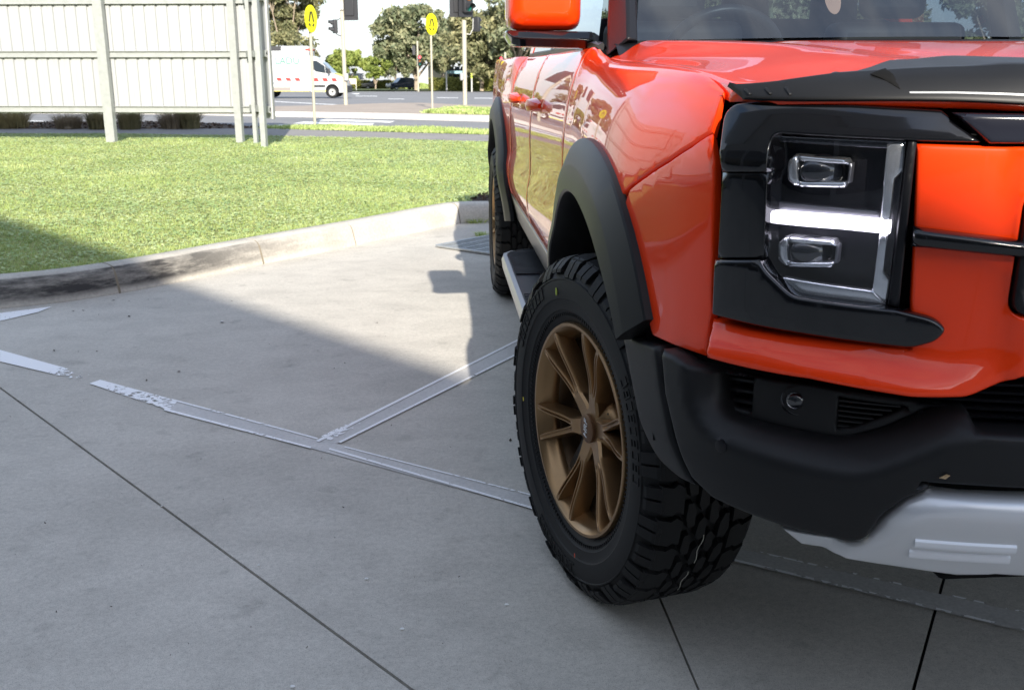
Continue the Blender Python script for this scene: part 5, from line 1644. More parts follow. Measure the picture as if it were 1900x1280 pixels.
# drain grate
gr = empty('drain_grate')
tag(gr, 'galvanised steel drain grate set in concrete by the kerb corner', 'drain grate')
e1 = Vector((0.727, -0.687, 0)); e2 = Vector((0.687, 0.727, 0)); g0 = Vector((-1.31, 4.80, 0.004))
GALV = mat('galvanised_steel', (0.42, 0.44, 0.45), rough=0.45, metal=0.6, var=0.15, vscale=40)
mesh_obj('pit', [g0 + Vector((0, 0, 0.0005)), g0 + e1 * 0.9 + Vector((0, 0, 0.0005)), g0 + e1 * 0.9 + e2 * 0.62 + Vector((0, 0, 0.0005)), g0 + e2 * 0.62 + Vector((0, 0, 0.0005))], [(0, 1, 2, 3)], DARK, gr)
for k in range(21):
    p = g0 + e2 * (0.62 * k / 20) + Vector((0, 0, 0.008))
    MB().bar(p, p + e1 * 0.9, 0.010 if 0 < k < 20 else 0.02, 0.012).build('grate_bar', GALV, gr, smooth=None)
for k in range(9):
    p = g0 + e1 * (0.9 * k / 8) + Vector((0, 0, 0.0085))
    MB().bar(p, p + e2 * 0.62, 0.009 if 0 < k < 8 else 0.02, 0.012).build('cross_bar', GALV, gr, smooth=None)
# weeds growing in the joint by the kerb
def clump(name, c, n, h, spread, m, label, cat, group=None, w=0.006, droop=0.5, up=0.0):
    a = rng.uniform(0, 2 * np.pi, n); r = np.sqrt(rng.random(n)) * spread * 0.6
    hh = h * rng.uniform(0.55, 1.0, n); out = spread * rng.uniform(0.05, 0.75, n)
    bx, by = c[0] + np.cos(a) * r, c[1] + np.sin(a) * r
    S = 5
    V = np.zeros((n, (S + 1) * 2, 3))
    tw = a + np.pi / 2 + rng.normal(0, .5, n)
    for i in range(S + 1):
        t = i / S
        x = bx + np.cos(a) * out * t ** 1.6; y = by + np.sin(a) * out * t ** 1.6
        z = c[2] + hh * (t * (1 + droop) - droop * t * t * 1.2 * rng.uniform(0.8, 1.1, n))
        ww = w * (1 - t * 0.85)
        V[:, 2 * i] = np.stack([x - np.cos(tw) * ww, y - np.sin(tw) * ww, z], 1); V[:, 2 * i + 1] = np.stack([x + np.cos(tw) * ww, y + np.sin(tw) * ww, z], 1)
    idx = []
    for i in range(S): idx.append([2 * i, 2 * i + 1, 2 * i + 3, 2 * i + 2])
    F = (np.array(idx)[None] + (np.arange(n) * (S + 1) * 2)[:, None, None]).reshape(-1, 4)
    o = fast_mesh(name, V.reshape(-1, 3), F, m)
    return tag(o, label, cat, group)
clump('weed_clump', gp(882, 412), 160, 0.05, 0.16, GRASS, 'small green weed tuft at the foot of the kerb corner', 'weed', w=0.004)
clump('weed_clump', gp(896, 438), 90, 0.035, 0.10, GRASS, 'small green weed tuft beside the drain grate', 'weed', w=0.004)
# bits of leaf and grit on the concrete
LIT = mat('leaf_bit', (0.035, 0.026, 0.018), rough=0.9, island=0.6)
mb = MB()
spots = [(413, 599, .012), (332, 690, .012), (590, 652, .009), (272, 707, .008), (947, 818, .010), (1110, 620, .006), (240, 588, .012), (350, 566, .008), (430, 560, .006), (136, 578, .01), (101, 651, .006), (183, 585, .006), (155, 577, .009), (210, 558, .014), (275, 557, .008), (240, 560, .006), (100, 652, .006), (180, 653, .006), (620, 685, .005), (640, 675, .005), (150, 700, .006), (700, 600, .006), (500, 640, .006)]
for (px, py, s) in spots + [(rng.uniform(0, 950), rng.uniform(540, 1250), rng.uniform(0.0015, 0.004)) for _ in range(60)]:
    p = gp(px, py); a = rng.uniform(0, 6.28); s2 = s * rng.uniform(0.3, 0.7)
    mb.add([(p.x + math.cos(a + t) * (s if k % 2 == 0 else s2), p.y + math.sin(a + t) * (s if k % 2 == 0 else s2), 0.003 + (0.004 if k == 0 else 0)) for k, t in enumerate((0, 1.4, 3.1, 4.6))], [(0, 1, 2, 3)])
tag(mb.build('leaf_litter', LIT, smooth=None, fix=False), 'scattered dark leaf bits and grit on the concrete', 'leaf litter', kind='stuff')
mb = MB()
for (px, py, s) in [(412, 598, .010), (680, 1075, .006), (746, 1168, .006), (940, 1123, .006), (543, 1275, .006), (300, 940, .004), (480, 1050, .004), (770, 855, .004)]:
    p = gp(px, py)
    mb.ball((p.x, p.y, 0.003), s, 6, 4, scale=(1, 0.7, 0.4))
tag(mb.build('white_droppings', mat('chalk', (0.8, 0.8, 0.78), rough=0.9), smooth=None), 'small white specks on the concrete', 'specks', kind='stuff')

# ------------------------------------------------------------------ the showroom behind the camera, whose roof line shades the forecourt
bd = Vector((-0.631, 0.775, 0)); bn = Vector((-0.775, -0.631, 0)); b0 = Vector((0.106, -12.56, 0))
BH = 7.0
shop = empty('showroom_building', b0)
tag(shop, 'pale showroom building with large dark windows behind the forecourt', 'building')
def lb_(t, d, z): return bd * t + bn * d + Vector((0, 0, z))
WALL = mat('showroom_wall', (0.24, 0.24, 0.25), rough=0.7, var=0.06, vscale=2)
def qbox(mb, t0, t1, d0, d1, z0, z1, m=0):
    vs = [lb_(t, d, z) for z in (z0, z1) for t, d in ((t0, d0), (t1, d0), (t1, d1), (t0, d1))]
    mb.add(vs, [(3, 2, 1, 0), (4, 5, 6, 7), (0, 1, 5, 4), (1, 2, 6, 5), (2, 3, 7, 6), (3, 0, 4, 7)], m)
    return mb
qbox(MB(), -26, 22, 0.05, 14, 0, BH - 0.01).build('wall', WALL, shop, smooth=None)  # left end lengthened out of view to darken the fender reflections
qbox(MB(), -26.1, 22.1, -0.0, 14.1, BH - 0.9, BH).build('parapet', mat('parapet_metal', (0.25, 0.26, 0.28), rough=0.5), shop, smooth=None)
for k in range(13):
    t0 = -25 + k * 3.4
    qbox(MB(), t0, t0 + 3.1, 0.0, 0.045, 0.25, 4.2).build('window', mat('dark_glass', (0.02, 0.025, 0.03), rough=0.05, spec=0.6), shop, smooth=None)
    qbox(MB(), t0 - 0.12, t0 - 0.02, -0.03, 0.05, 0.0, 4.4).build('mullion', mat('mullion_metal', (0.3, 0.3, 0.31), rough=0.4, metal=0.6), shop, smooth=None)

# ------------------------------------------------------------------ sheet-metal hoarding, seen from its frame side
GPOST = mat('galvanised_post', (0.33, 0.345, 0.335), rough=0.5, metal=0.1, var=0.12, vscale=12)
SHEET = mat('white_sheet_metal', (0.385, 0.395, 0.40), rough=0.45, metal=0.1, var=0.04, vscale=3)
hoard = empty('sheet_metal_hoarding', (0, 0, 0))
tag(hoard, 'white corrugated sheet hoarding on galvanised posts at the back of the lawn', 'hoarding')
pA1, pA2 = gp(205, 263, 0.02), gp(444, 264, 0.02)
dA = (pA2 - pA1); dA.z = 0; dA.normalize()
nA = Vector((-dA.y, dA.x, 0))                       # away from the camera
HTOP = 3.6
def post(p, w, d, z0=-0.02, z1=HTOP, nm='post', dirv=dA):
    n_ = Vector((-dirv.y, dirv.x, 0))
    mb = MB()
    # channel section: web and two flanges
    for (o0, o1, q0, q1) in ((-w / 2, w / 2, 0, 0.012), (-w / 2, -w / 2 + 0.012, 0.012, d), (w / 2 - 0.012, w / 2, 0.012, d)):
        vs = [p + dirv * o + n_ * q + Vector((0, 0, z - p.z)) for z in (z0, z1) for o, q in ((o0, q0), (o1, q0), (o1, q1), (o0, q1))]
        mb.add(vs, [(3, 2, 1, 0), (4, 5, 6, 7), (0, 1, 5, 4), (1, 2, 6, 5), (2, 3, 7, 6), (3, 0, 4, 7)])
    return mb.build(nm, GPOST, hoard, smooth=None)
p_left = pA1 - dA * 6.2
post(p_left, 0.15, 0.12); post(pA1, 0.15, 0.12); post(pA2, 0.11, 0.12)
cnr = gp(474, 266, 0.02)
end_p = gp(489, 275, 0.02)
A_L, A_R = pA1 - dA * 9, pA2 + dA * 0.26
zb = at_y(205, 211, pA1.y + 0.2).z
def corrug(a, b, z0, z1, nm, off=0.17):
    """ribbed wall sheet between two ground points"""
    d = (b - a); L = d.length; d.normalize(); n_ = Vector((-d.y, d.x, 0))
    prof = []
    x = 0.0
    while x < L:
        for dx, o in ((0.0, 0.0), (0.010, 0.026), (0.036, 0.026), (0.046, 0.0), (0.10, 0.0), (0.104, 0.004), (0.112, 0.004), (0.116, 0.0)):
            if x + dx < L: prof.append((x + dx, o))
        x += 0.19
    prof.append((L, 0))
    rows = [[a + d * t + n_ * (off + o) + Vector((0, 0, z - a.z)) for t, o in prof] for z in (z0, z1)]
    mb = MB().loft(rows)
    o = mb.build(nm, SHEET, hoard, smooth=None, fix=False)
    so_ = o.modifiers.new('thick', 'SOLIDIFY'); so_.thickness = 0.0015
    return o
corrug(A_L, A_R, zb, HTOP - 0.05, 'corrugated_sheet')
def rail(a, b, z, nm='rail', off=0.12):
    d = (b - a).normalized(); n_ = Vector((-d.y, d.x, 0))
    mb = MB()
    for (q0, q1, z0, z1) in ((0.03, 0.040, -0.05, 0.05), (0.0, 0.03, 0.04, 0.05), (0.0, 0.03, -0.05, -0.04)):
        vs = [p + n_ * (off + q) + Vector((0, 0, z + zz - p.z)) for p in (a, b) for q, zz in ((q0, z0), (q1, z0), (q1, z1), (q0, z1))]
        mb.add(vs, [(3, 2, 1, 0), (4, 5, 6, 7), (0, 1, 5, 4), (1, 2, 6, 5), (2, 3, 7, 6), (3, 0, 4, 7)])
    return mb.build(nm, GPOST, hoard, smooth=None)
zr = [at_y(205, y, pA1.y + 0.12).z for y in (203, 101, 2)]
for z in zr + [zr[2] + 0.95]: rail(A_L, A_R, z)
# return panel coming forward at the end
post(cnr, 0.06, 0.10, dirv=dA); post(end_p, 0.075, 0.12, dirv=dA)
rB0 = A_R + nA * 0.05
rB1 = at_y(508, 222, 14.4); rB1.z = 0.02
dB = (rB1 - rB0); dB.z = 0
zbB = at_y(508, 221, rB1.y).z
corrug(rB1, Vector((rB0.x, rB0.y, rB1.z)), zbB, HTOP - 0.05, 'corrugated_sheet', off=0.0)
for z in (zr[0] + 0.03, zr[1], zr[2], zr[2] + 0.95):
    a, b = Vector((rB1.x, rB1.y, 0.02)), Vector((rB0.x, rB0.y, 0.02))
    rail(a, b, z, off=0.03)
MB().bar(rB1 + Vector((0.012, 0, zbB - 0.03)), rB1 + Vector((0.012, 0, HTOP - 0.05)), 0.02, 0.03).build('edge_trim', mat('dark_trim', (0.10, 0.11, 0.11), rough=0.5), hoard, smooth=None)

# ------------------------------------------------------------------ tussock grasses on the planted strip
TUS1 = leaf_mat('tussock_brown', (0.25, 0.19, 0.13), (0.42, 0.34, 0.23), island=0.6, transl=0.2, vscale=2)
TUS2 = leaf_mat('tussock_straw', (0.33, 0.26, 0.13), (0.45, 0.38, 0.19), island=0.5, transl=0.2, vscale=2)
TUS3 = leaf_mat('tussock_green', (0.20, 0.175, 0.085), (0.36, 0.29, 0.16), island=0.6, transl=0.2, vscale=2)
for (px, py, n, h, sp, m, lab) in ((22, 238, 1300, 0.46, 0.55, TUS2, 'straw coloured tussock grass in the sun at the end of the planted strip'),
                                   (128, 239, 1000, 0.34, 0.40, TUS1, 'low brown tussock with a rock beside it under the hoarding'),
                                   (182, 240, 1000, 0.42, 0.30, TUS3, 'greenish tussock growing behind the hoarding post'),
                                   (242, 240, 1100, 0.46, 0.34, TUS3, 'upright dark green tussock in the middle of the planted strip'),
                                   (322, 239, 1000, 0.40, 0.40, TUS1, 'brown spreading tussock joined to a taller green one'),
                                   (352, 239, 1100, 0.46, 0.34, TUS3, 'tall green tussock at the road end of the planted strip')):
    clump('tussock_grass', gp(px, py, 0.014), n, h, sp, m, lab, 'tussock', 'tussocks under the hoarding', w=0.004, droop=0.75)
for (px, py, s, lab) in ((126, 240, 0.06, 'small tan rock at the foot of the low brown tussock'), (276, 239, 0.04, 'small grey rock between two tussocks'), (296, 238.5, 0.035, 'small pale rock beside the spreading tussock')):
    p = gp(px, py, 0.014)
    mb = MB().ball((0, 0, 0), s, 8, 6, scale=(1.3, 0.9, 0.7))
    mb.v = [(x + rng.normal(0, s * .08), y + rng.normal(0, s * .08), z + rng.normal(0, s * .06)) for x, y, z in mb.v]
    tag(mb.build('rock', mat('rock_tan', (0.30, 0.24, 0.18), rough=0.9, var=0.2, vscale=20), smooth=40, loc=(p.x, p.y, p.z + s * 0.3)), lab, 'rock')

# ------------------------------------------------------------------ street furniture
CREAM = mat('cream_pole', (0.42, 0.39, 0.31), rough=0.5, var=0.05, vscale=2)
WPOLE = mat('white_pole', (0.5, 0.5, 0.48), rough=0.5)
SIGN_Y = mat('fluoro_yellow_sign', (0.78, 0.74, 0.0), rough=0.45)
BLK = mat('sign_black', (0.015, 0.015, 0.012), rough=0.6)
HEAD = mat('signal_housing', (0.028, 0.029, 0.033), rough=0.5)
def ped_sign(px, py, cx_, cy_, hpx, wratio, lab):
    b = gp(px, py)
    k = px_m(b)
    r = hpx / 2 / k
    zc = b.z + (py - cy_) / k * 1.0
    t = empty('pedestrian_sign', b, math.copysign(math.acos(min(1, wratio)), 1))
    tag(t, lab, 'road sign', 'pedestrian crossing signs')
    zr_ = (py - cy_) / k
    MB().tube([(0, 0.03, -0.1), (0, 0.03, zr_ + r * 0.8)], 0.03, 12).build('post', CREAM, t)
    Md = Matrix.Translation((0, 0, zr_)) @ Matrix.Rotation(R(90), 4, 'X')
    MB().lathe([(0.0, -0.004), (r, -0.004), (r, 0.004), (0.0, 0.004)], 40, Md).build('sign_disc', SIGN_Y, t, smooth=40)
    def leg(a, b_, w):
        return MB().bar((a[0] * r, -0.006, zr_ + a[1] * r), (b_[0] * r, -0.006, zr_ + b_[1] * r), 0.004, w * r, up=(0, 1, 0))
    # two striding legs and two feet
    for (a, b_, w) in (((-0.07, 0.52), (-0.36, -0.22), 0.20), ((0.10, 0.52), (0.40, -0.22), 0.20), ((-0.44, -0.36), (-0.16, -0.52), 0.16), ((0.44, -0.36), (0.18, -0.52), 0.16)):
        A, B = Vector((a[0] * r, 0, zr_ + a[1] * r)), Vector((b_[0] * r, 0, zr_ + b_[1] * r))
        d = (B - A).normalized(); q = Vector((d.z, 0, -d.x)) * (w * r / 2)
        y = Vector((0, -0.0065, 0))
        mesh_obj('leg_symbol', [A + q + y, B + q + y, B - q + y, A - q + y], [(0, 1, 2, 3)], BLK, t)
    return t
ped_sign(587, 236.5, 577.5, 45, 48, 0.34, 'round yellow walking-legs sign turned edgeways on a thin post beside the zebra crossing')
ped_sign(804, 206.5, 805.5, 53, 38, 0.55, 'round yellow walking-legs sign on a thin post standing on the traffic island')
def signal(parent, c, rz, n=3, s=1.0, lit=None, board=True, nm='signal_head'):
    """lamp housing of n aspects, visors towards local -y"""
    M = Matrix.Translation(c) @ Matrix.Rotation(rz, 4, 'Z')
    h = 0.33 * n * s
    mb = MB().box((0, 0, 0), (0.34 * s, 0.20 * s, h))
    mb.v = [tuple(M @ Vector(v)) for v in mb.v]
    o = mb.build(nm, HEAD, parent, smooth=30, bevel=0.03 * s)
    if board:
        mb = MB().box((0, 0.06 * s, 0), (0.62 * s, 0.012, h + 0.28 * s)); mb.v = [tuple(M @ Vector(v)) for v in mb.v]
        b_ = mb.build('backing_board', HEAD, parent, smooth=None, bevel=0.0)
    cols = {3: ['red', 'amber', 'green'], 2: ['red', 'green']}[n]
    rgb = {'red': (0.25, 0.01, 0.01), 'amber': (0.25, 0.08, 0.01), 'green': (0.0, 0.12, 0.09)}
    for i in range(n):
        z = h / 2 - 0.165 * s - 0.33 * s * i
        on = lit == cols[i]
        m = mat('lit_' + cols[i], (0.6, 0.02, 0.02), emit=(1.0, 0.05, 0.06), estr=2.2) if on else mat('lens_' + cols[i], rgb[cols[i]], rough=0.2)
        L = M @ Matrix.Translation((0, -0.101 * s, z)) @ Matrix.Rotation(R(90), 4, 'X')
        MB().disc(0.12 * s, 20, L).build('lens', m, parent, smooth=None, fix=False)
        rows = []
        for a in np.linspace(R(-35), R(215), 14):
            rows.append([M @ Vector((0.135 * s * math.cos(a), y, z + 0.135 * s * math.sin(a))) for y in (-0.10 * s, -0.10 * s - (0.22 if math.sin(a) > -0.1 else 0.08) * s)])
        mb = MB().loft(rows)
        v = mb.build('visor', HEAD, parent, smooth=60, fix=False)
    return o
def sig_pole(px, py, top, lab, r=0.07, m=CREAM):
    b = gp(px, py)
    t = empty('traffic_signal', b)
    tag(t, lab, 'traffic light', 'traffic signals at the junction')
    MB().tube([(0, 0, -0.1), (0, 0, top)], r, 14).build('pole', m, t)
    return t, b, px_m(b)
t, b, k = sig_pole(642, 199.5, 4.2, 'traffic light pole on the island carrying a back-turned lamp and a two-aspect walk lamp')
signal(t, (0.27, 0.0, (199 - 12) / k), R(180) - 0.25, 3, 1.0)
signal(t, (-0.26, 0.02, (199 - 56) / k), R(-70), 2, 0.68, board=False)
MB().box((0.0, -0.09, (199 - 21) / k), (0.12, 0.1, 0.24)).build('junction_box', WPOLE, t, bevel=0.01)
MB().tube([(0, 0, (199 - 40) / k), (-0.14, 0.0, (199 - 44) / k), (-0.26, 0.02, (199 - 46) / k)], 0.015, 8).build('bracket', HEAD, t)
MB().tube([(0, 0, (199 - 74) / k), (-0.2, 0.0, (199 - 70) / k), (-0.26, 0.02, (199 - 66) / k)], 0.015, 8).build('bracket', HEAD, t)
MB().box((0.06, -0.10, (199 - 145) / k), (0.16, 0.09, 0.26)).build('push_button', mat('button_grey', (0.35, 0.36, 0.36), rough=0.4, metal=0.4), t, bevel=0.03)
t, b, k = sig_pole(863, 199.5, (199 - 46) / 53.0, 'traffic light pole with three lamp housings above the weedy end of the island', 0.075)
k = px_m(b)
signal(t, (0.10, -0.05, (199 - 6) / k), R(38), 3, 1.0)
signal(t, (-0.22, 0.12, (199 - 6) / k), R(200), 3, 1.0)
signal(t, (0.42, 0.1, (199 - 52) / k), R(150), 2, 0.72, board=False)
MB().tube([(0.02, 0, (199 - 68) / k), (0.2, 0.02, (199 - 70) / k), (0.30, 0.06, (199 - 60) / k), (0.31, 0.08, (199 - 42) / k)], 0.014, 8).build('bracket', WPOLE, t)
MB().box((-0.10, -0.08, (199 - 144) / k), (0.13, 0.09, 0.26)).build('push_button', MATS['button_grey'], t, bevel=0.03)
t, b, k = sig_pole(776.5, 169.4, 89.0 / px_m(gp(776.5, 169.4)), 'far traffic light showing red in front of the big gum trees', 0.10)
signal(t, (0.20, -0.2, (169.4 - 115) / k), R(12), 3, 1.15, lit='red', board=False)
signal(t, (-0.42, 0.1, (169.4 - 97) / k), R(185), 3, 1.05, board=False)
t, b, k = sig_pole(937.5, 170.5, 70.0 / px_m(gp(937.5, 170.5)), 'far traffic light showing red beside the dark bin', 0.12)
signal(t, (-0.35, -0.2, (170.5 - 118) / k), R(-25), 3, 1.15, lit='red', board=False)
signal(t, (0.55, 0.1, (170.5 - 120) / k), R(170), 2, 0.8, board=False)
# tall lamp posts
for (px, py, r, lab) in ((794.5, 164, 0.19, 'tall white lamp column on the grass mound in front of the gum trees'), (533, 166, 0.19, 'tall white lamp column rising behind the ambulance')):
    b = gp(px, py); k = px_m(b)
    t = empty('lamp_column', b)
    tag(t, lab, 'lamp post')
    MB().tube([(0, 0, -0.2), (0, 0, 12), (0, 0, 13.5)], [r, r * 0.75, r * 0.6], 14).build('column', WPOLE, t)
    MB().tube([(0, 0, 13.4), (1.2, -0.3, 13.9), (2.0, -0.5, 14.0)], 0.06, 8).build('arm', WPOLE, t)
    MB().box((2.3, -0.6, 14.0), (0.7, 0.3, 0.12)).build('lamp_head', HEAD, t, bevel=0.04)
# small signs across the road
b = gp(655, 167.5); k = px_m(b); t = empty('notice_board', b); tag(t, 'cream notice board on two legs at the edge of the far verge', 'sign')
MB().box((0, 0, (167.5 - 152) / k), (14 / k, 0.08, 10 / k)).build('board', mat('cream_board', (0.66, 0.58, 0.45), rough=0.7), t)
for dx in (-6, 6): MB().box((dx / k, 0.06, (167.5 - 158) / k / 1), (1.2 / k, 0.08, 20 / k)).build('leg', WPOLE, t)
b = gp(829, 169.3); k = px_m(b); t = empty('street_sign', b); tag(t, 'grey back of a round sign on a post in front of the hedge', 'road sign')
MB().tube([(0, 0, -0.1), (0, 0, 40 / k)], 0.09, 10).build('post', WPOLE, t)
MB().lathe([(0, -0.05), (3.3 / k, -0.05), (3.3 / k, 0.0), (0, 0.0)], 24, Matrix.Translation((0, -0.1, 39 / k)) @ Matrix.Rotation(R(90), 4, 'X')).build('sign_back', mat('sign_back_grey', (0.45, 0.45, 0.44), rough=0.5), t)
b = gp(875.5, 170); k = px_m(b); t = empty('street_sign', b); tag(t, 'narrow yellow-green warning sign on a post in front of the hedge', 'road sign')
MB().tube([(0, 0, -0.1), (0, 0, 32 / k)], 0.08, 10).build('post', WPOLE, t)
MB().box((0, -0.08, 28 / k), (3.2 / k, 0.04, 9 / k)).build('sign_plate', mat('sign_lime', (0.62, 0.72, 0.08), rough=0.5), t)
b = gp(926, 170.3); k = px_m(b); t = empty('litter_bin', b); tag(t, 'dark blue bin with a pale notice in front of the hedge', 'bin')
MB().box((0, 0, 9 / k), (10 / k, 0.7, 18 / k), taper=1.08).build('bin_body', mat('bin_blue', (0.03, 0.05, 0.07), rough=0.5), t, bevel=0.05)
MB().box((-0.5 / k, -0.36, 11 / k), (4 / k, 0.03, 7 / k)).build('bin_notice', WPOLE, t)
# ------------------------------------------------------------------ ambulance
VW = mat('white_van_paint', (0.50, 0.51, 0.51), rough=0.3, coat=0.4)
VGL = mat('van_glass', (0.03, 0.04, 0.05), rough=0.06, spec=0.7)
VBK = mat('van_trim', (0.03, 0.03, 0.033), rough=0.5)
fw = gp(622, 181)
van = empty('ambulance', fw, R(-3.5))
tag(van, 'white ambulance van with a red dashed stripe crossing the junction', 'ambulance')
HW = 1.0
prof = [(0.86, 0.30), (0.90, 0.55), (0.84, 0.95), (0.62, 1.22), (0.08, 1.42), (-0.55, 2.02), (-0.85, 2.30), (-1.15, 2.42), (-1.30, 2.46), (-1.30, 0.35)]
rows = []
for y, ins in ((-HW, 0.10), (-HW + 0.03, 0.03), (-HW + 0.12, 0.0), (HW - 0.12, 0.0), (HW - 0.03, 0.03), (HW, 0.10)):
    rows.append([(x - ins * (0.5 if x > 0 else 0), y * (1 - 0.10 * max(0, (z - 1.3)) ) , z - ins * 0.3 if z > 0.5 else z) for x, z in prof])
MB().loft(rows, closed=True, cap=True).build('cab', VW, van, smooth=40)
MB().box((-4.0, 0, 1.55), (5.4, 2.06, 2.35)).build('body', VW, van, bevel=0.06)
MB().box((-2.25, 0, 2.86), (1.85, 1.5, 0.30), taper=0.9).build('roof_unit', VW, van, bevel=0.06)
MB().box((-1.42, 0, 2.80), (0.30, 1.5, 0.12)).build('roof_beacon', mat('beacon_red', (0.6, 0.06, 0.04), rough=0.3), van, bevel=0.03)
MB().box((-4.2, 0, 2.86), (2.4, 1.6, 0.26)).build('roof_rack', VBK, van, bevel=0.03)
MB().box((-0.7, -0.82, 2.42), (0.12, 0.1, 0.1)).build('marker_lamp', VBK, van)
def vplate(nm, pts, m, y=-HW - 0.034, th=0.012):
    return MB().prism(pts, y, y + th, axis=1).build(nm, m, van, smooth=None)
vplate('side_window', [(-1.22, 2.16), (-0.86, 2.14), (-0.42, 1.86), (-0.36, 1.45), (-0.95, 1.55), (-1.10, 1.70)], VGL, -HW + 0.02, 0.02)
vplate('quarter_window', [(-0.38, 1.84), (-0.30, 1.78), (0.02, 1.46), (0.02, 1.40), (-0.33, 1.44)], VGL, -HW + 0.02, 0.02)
MB().add([(-0.52, -0.75, 2.06), (0.04, -0.86, 1.46), (0.04, 0.86, 1.46), (-0.52, 0.75, 2.06)], [(0, 1, 2, 3)]).build('windscreen', VGL, van, smooth=None, fix=False)
vplate('mirror', [(-0.20, 1.40), (-0.08, 1.40), (-0.06, 1.70), (-0.18, 1.70)], VBK, -HW - 0.22, 0.1)
for i in range(12):
    x = -6.0 + 0.55 * i
    if i in (8,): continue
    z = 1.10 - 0.004 * i
    vplate('red_stripe', [(x, z - 0.09), (x + 0.27, z - 0.09), (x + 0.19, z + 0.09), (x - 0.08, z + 0.09)], mat('stripe_red', (0.40, 0.03, 0.025), rough=0.5), -1.045 if x < -1.3 else -HW - 0.012)
vplate('skirt_trim', [(-1.22, 0.62), (-0.42, 0.62), (-0.42, 0.75), (-1.22, 0.75)], VBK, -HW - 0.02)
vplate('locker_vent', [(-4.2, 0.40), (-2.5, 0.40), (-2.5, 0.62), (-4.2, 0.62)], mat('locker_grey', (0.25, 0.22, 0.2), rough=0.6), -1.045)
vplate('yellow_sill', [(-1.2, 0.36), (-0.40, 0.36), (-0.38, 0.44), (-1.2, 0.44)], mat('sill_yellow', (0.78, 0.68, 0.15), rough=0.5), -HW - 0.015)
vplate('yellow_sill', [(-6.6, 0.375), (-1.35, 0.375), (-1.35, 0.40), (-6.6, 0.40)], MATS['sill_yellow'], -1.043)
MB().add([(0.60, -0.80, 1.235), (0.60, 0.8, 1.235), (0.10, 0.8, 1.43), (0.10, -0.80, 1.43)], [(0, 1, 2, 3)]).build('hood_panel', mat('lime_hood', (0.72, 0.72, 0.08), rough=0.4), van, smooth=None, fix=False).location.z = 0.012
MB().box((0.86, 0, 0.50), (0.16, 1.9, 0.42)).build('front_bumper', VBK, van, bevel=0.06)
MB().box((0.80, -0.78, 0.98), (0.16, 0.30, 0.22)).build('headlight', CHROME, van, bevel=0.05)
def text_obj(body, size, loc, rot, m, parent, nm):
    c = bpy.data.curves.new(nm, 'FONT'); c.body = body; c.size = size; c.extrude = 0.003
    ob = bpy.data.objects.new(nm, c); COL.objects.link(ob)
    bpy.context.view_layer.update()
    me = bpy.data.meshes.new_from_object(ob.evaluated_get(bpy.context.evaluated_depsgraph_get())); bpy.data.objects.remove(ob)
    me.materials.clear(); me.materials.append(m)
    o = bpy.data.objects.new(nm, me); COL.objects.link(o); o.parent = parent; o.location = loc; o.rotation_euler = rot
    return o
text_obj('PARAMEDIC', 0.17, (-3.85, -1.036, 0.80), (R(90), 0, 0), mat('pale_blue_letters', (0.06, 0.10, 0.16), rough=0.6), van, 'lettering')
text_obj('LADU', 0.56, (-3.35, -1.036, 1.96), (R(90), 0, 0), mat('teal_letters', (0.02, 0.20, 0.14), rough=0.6), van, 'lettering')
def road_wheel(parent, x, y, r=0.34, w=0.24, m_rim=None):
    M = Matrix.Translation((x, y, r)) @ Matrix.Rotation(R(90), 4, 'X')
    MB().lathe([(r * 0.62, w / 2), (r * 0.72, w / 2 + 0.01), (r * 0.93, w / 2), (r, w * 0.35), (r, -w * 0.35), (r * 0.93, -w / 2), (r * 0.5, -w / 2)], 28, M).build('tyre', RUBBER, parent)
    MB().lathe([(0, w * 0.30), (r * 0.25, w * 0.34), (r * 0.55, w * 0.36), (r * 0.63, w / 2)], 24, M).build('wheel_rim', m_rim or ALU, parent)
for x in (0.0, -3.9):
    road_wheel(van, x, -0.93); road_wheel(van, x, 0.93)
    M = Matrix.Translation((x, 0, 0.40)) @ Matrix.Rotation(R(90), 4, 'X')
    MB().lathe([(0.0, 1.008), (0.41, 1.009), (0.41, -1.009), (0, -1.008)], 28, M).build('wheel_arch', DARK, van)
